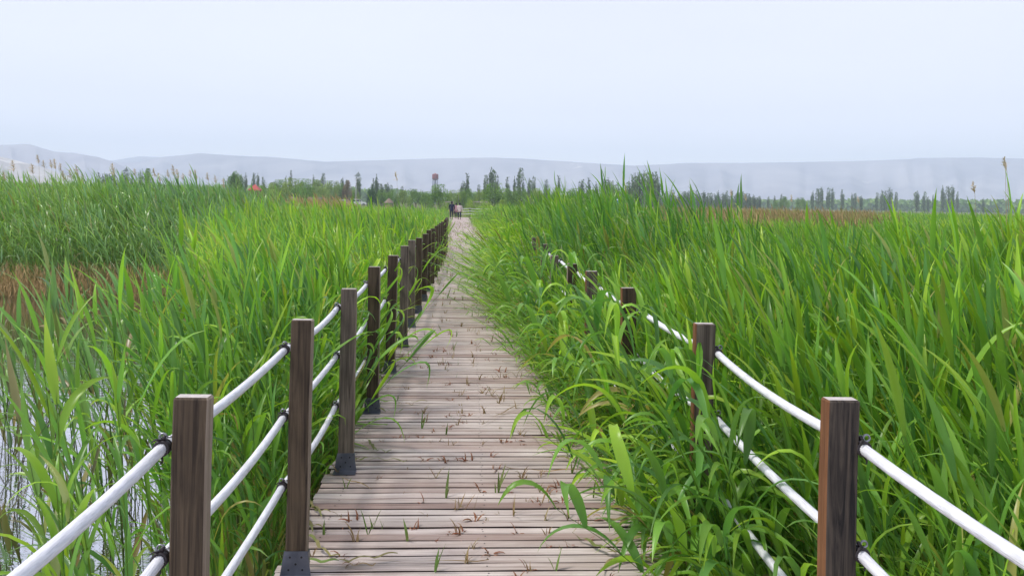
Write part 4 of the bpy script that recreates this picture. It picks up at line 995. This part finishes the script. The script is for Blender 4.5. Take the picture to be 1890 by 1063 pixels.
def board():
    d = 60; p = at(1140, 366.5, d); g = -.85; root = empty('sign_board', (p.x, p.y, g)); z = p.z - g
    tm = mat('teal_board', (.07, .30, .33), .5); q = MB(); q.box((0, 0, z - .24), (.26, .03, .48), bev=.008); q.build('panel', tm, root)
    q = MB(); q.cyl((0, .03, 0), .03, z - .1, 8); q.build('pole', M_STEEL, root); q = MB(); q.box((.0, -.019, z - .1), (.18, .006, .09)); q.build('pale_stripe', M_WHITE, root)
    tag(root, 'small teal sign board standing among the right reeds before the poplar block', 'sign')
board()

# ------------------------------------------------------------------ people
M_SKIN = mat('skin', (.42, .26, .19), .6, .4)
def skin_obj(name, joints, edges, m, parent, sub=2, root_i=0):
    me = bpy.data.meshes.new(name); bm = bmesh.new(); lay = bm.verts.layers.skin.verify(); vs = []
    for (x, y, z, r) in joints: v = bm.verts.new((x, y, z)); v[lay].radius = (r, r * .9) if isinstance(r, float) else r; vs.append(v)
    vs[root_i][lay].use_root = True
    for a, b in edges: bm.edges.new((vs[a], vs[b]))
    bm.to_mesh(me); bm.free(); o = link_mesh(name, me, m, parent)
    sk = o.modifiers.new('skin', 'SKIN'); sk.use_smooth_shade = True; su = o.modifiers.new('sub', 'SUBSURF'); su.levels = sub; su.render_levels = sub
    return o
def person(px, py_feet, d, H, face_rz, stride, coat_m, coat_len, trouser_m, hair_m, hair_len, arm, label, bag=None):
    root = empty('person', (0, 0, 0), face_rz); root.location = (at(px, py_feet, d).x, at(px, py_feet, d).y, .0); k = H / 1.68; root.scale = (k,) * 3
    # walking away from the viewer: local +y is forward
    st = stride
    J = [(0, 0, .90, .125), (0, .01, 1.10, .115), (0, 0, 1.28, (.15, .10)), (0, 0, 1.40, .07), (0, .01, 1.47, .05), (0, .02, 1.53, .075), (0, .03, 1.60, .085), (0, .02, 1.655, .05),
         (-.09, 0, .84, .088), (-.095, st, .47, .058), (-.09, st * .6 - .04, .09, .038), (-.09, st * .6 + .12, .03, .03),
         (.09, 0, .84, .088), (.095, -st * .5, .47, .058), (.09, -st * 1.5, .11, .038), (.09, -st * 1.5 + .12, .035, .03),
         (-.18, 0, 1.35, .055), (-.24, -.03, 1.08, .042), (-.23, .06 * arm[0], .86, .027), (-.225, .08 * arm[0], .80, .030),
         (.18, 0, 1.35, .055), (.24, -.03, 1.08, .042), (.23, .06 * arm[1], .86, .027), (.225, .08 * arm[1], .80, .030)]
    E = [(0, 1), (1, 2), (2, 3), (3, 4), (4, 5), (5, 6), (6, 7), (0, 8), (8, 9), (9, 10), (10, 11), (0, 12), (12, 13), (13, 14), (14, 15), (2, 16), (16, 17), (17, 18), (18, 19), (2, 20), (20, 21), (21, 22), (22, 23)]
    for hand, sx in ((19, -1), (23, 1)):              # five curled fingers on each hand
        hx, hy, hz_ = J[hand][:3]
        for f, (oy, ln) in enumerate(((.030, .060), (.011, .075), (-.008, .082), (-.026, .074), (-.042, .058))):
            b = len(J); J.append((hx - (.014 if f == 0 else 0) * sx, hy + oy, hz_ - ln * .5, .010)); J.append((hx - .012 * sx, hy + oy + .004, hz_ - ln, .008)); E += [(hand, b), (b, b + 1)]
    J += [(0, .105, 1.565, .016), (0, .118, 1.545, .012)]; E += [(5, len(J) - 2), (len(J) - 2, len(J) - 1)]     # nose
    body = skin_obj('body', J, E, M_SKIN, root)
    for sx in (-1, 1):
        q = MB(); q.tube([(sx * .03, .098, 1.59), (sx * .03, .106, 1.59)], [.012, .008], 8); q.build('eye', M_HOLE, root)
    q = MB(); q.tube([(-.022, .10, 1.515), (0, .108, 1.512), (.022, .10, 1.515)], .006, 6); q.build('mouth', mat('lips', (.35, .12, .1), .5), root)
    g = .018
    T = [(*J[0][:3], .14), (*J[8][:3], .10), (*J[9][:3], .073), (J[10][0], J[10][1], .14, .055), (*J[12][:3], .10), (*J[13][:3], .073), (J[14][0], J[14][1], J[14][2] + .04, .055)]
    skin_obj('trousers', T, [(0, 1), (1, 2), (2, 3), (0, 4), (4, 5), (5, 6)], trouser_m, root)
    zl = coat_len
    C = [(0, 0, 1.0, (.175, .135)), (0, 0, 1.18, (.165, .13)), (0, 0, 1.30, (.185, .12)), (0, 0, 1.405, (.09, .08)), (0, 0, .85, (.19, .15)), (0, -.01, zl, (.215, .17)),
         (-.19, 0, 1.345, .078), (-.245, -.03, 1.08, .062), (-.235, .05 * arm[0], .89, .048), (.19, 0, 1.345, .078), (.245, -.03, 1.08, .062), (.235, .05 * arm[1], .89, .048)]
    skin_obj('coat', C, [(0, 1), (1, 2), (2, 3), (0, 4), (4, 5), (2, 6), (6, 7), (7, 8), (2, 9), (9, 10), (10, 11)], coat_m, root)
    Hh = [(0, -.01, 1.60, (.105, .10)), (0, -.02, 1.66, .085), (0, -.045, 1.52, (.10, .075)), (0, -.06, hair_len, (.085, .05))]
    skin_obj('hair', Hh, [(1, 0), (0, 2), (2, 3)], hair_m, root, root_i=1)
    for (x, y) in ((J[11][0], J[11][1]), (J[15][0], J[15][1])):
        q = MB(); q.box((x, y - .06, .042), (.09, .25, .075), bev=.02); q.build('shoe', M_SHOE, root, smooth=False)
    tag(root, label, 'person')
    if bag:
        bx, by, bz, bm_ = bag; b = empty('handbag', root.matrix_basis @ Vector((bx, by, 0))); q = MB(); q.box((0, 0, bz), (.14, .30, .26), bev=.03, taper=.85); q.build('bag_body', bm_, b)
        q = MB(); q.tube([(0, -.09, bz + .12), (0, -.06, bz + .22), (0, .0, bz + .25), (0, .06, bz + .22), (0, .09, bz + .12)], .009, 6); q.build('handle', bm_, b, smooth=True); tag(b, 'dark bag hanging at the right side of the darkly dressed walker', 'bag')
M_SHOE = mat('shoe_leather', (.03, .025, .03), .5); M_NAVY = mat('navy_coat', (.018, .022, .05), .8, .2); M_CREAM = mat('pale_pink_coat', (.62, .50, .48), .8, .2)
M_PINK = mat('dusty_pink_coat', (.36, .20, .22), .8, .2); M_TROU = mat('dark_trousers', (.02, .022, .045), .85, .2); M_HAIR = mat('black_hair', (.012, .01, .012), .5, .4)
person(833.5, 404.5, 72.5, 1.70, .02, .14, M_NAVY, .74, M_TROU, M_HAIR, 1.40, (1, .5), 'person in a dark navy coat and dark trousers walking away on the left', bag=(.27, .02, .62, mat('bag_leather', (.05, .02, .03), .6)))
person(848, 404.8, 72, 1.58, .05, .17, M_CREAM, .70, M_TROU, M_HAIR, 1.40, (.5, -1), 'person in a pale cream pink coat and dark trousers walking away on the right')
person(841.8, 402.6, 76, 1.56, .0, -.12, M_PINK, .62, M_TROU, M_HAIR, 1.42, (1, -1), 'person in dusty pink walking half hidden between the other two')
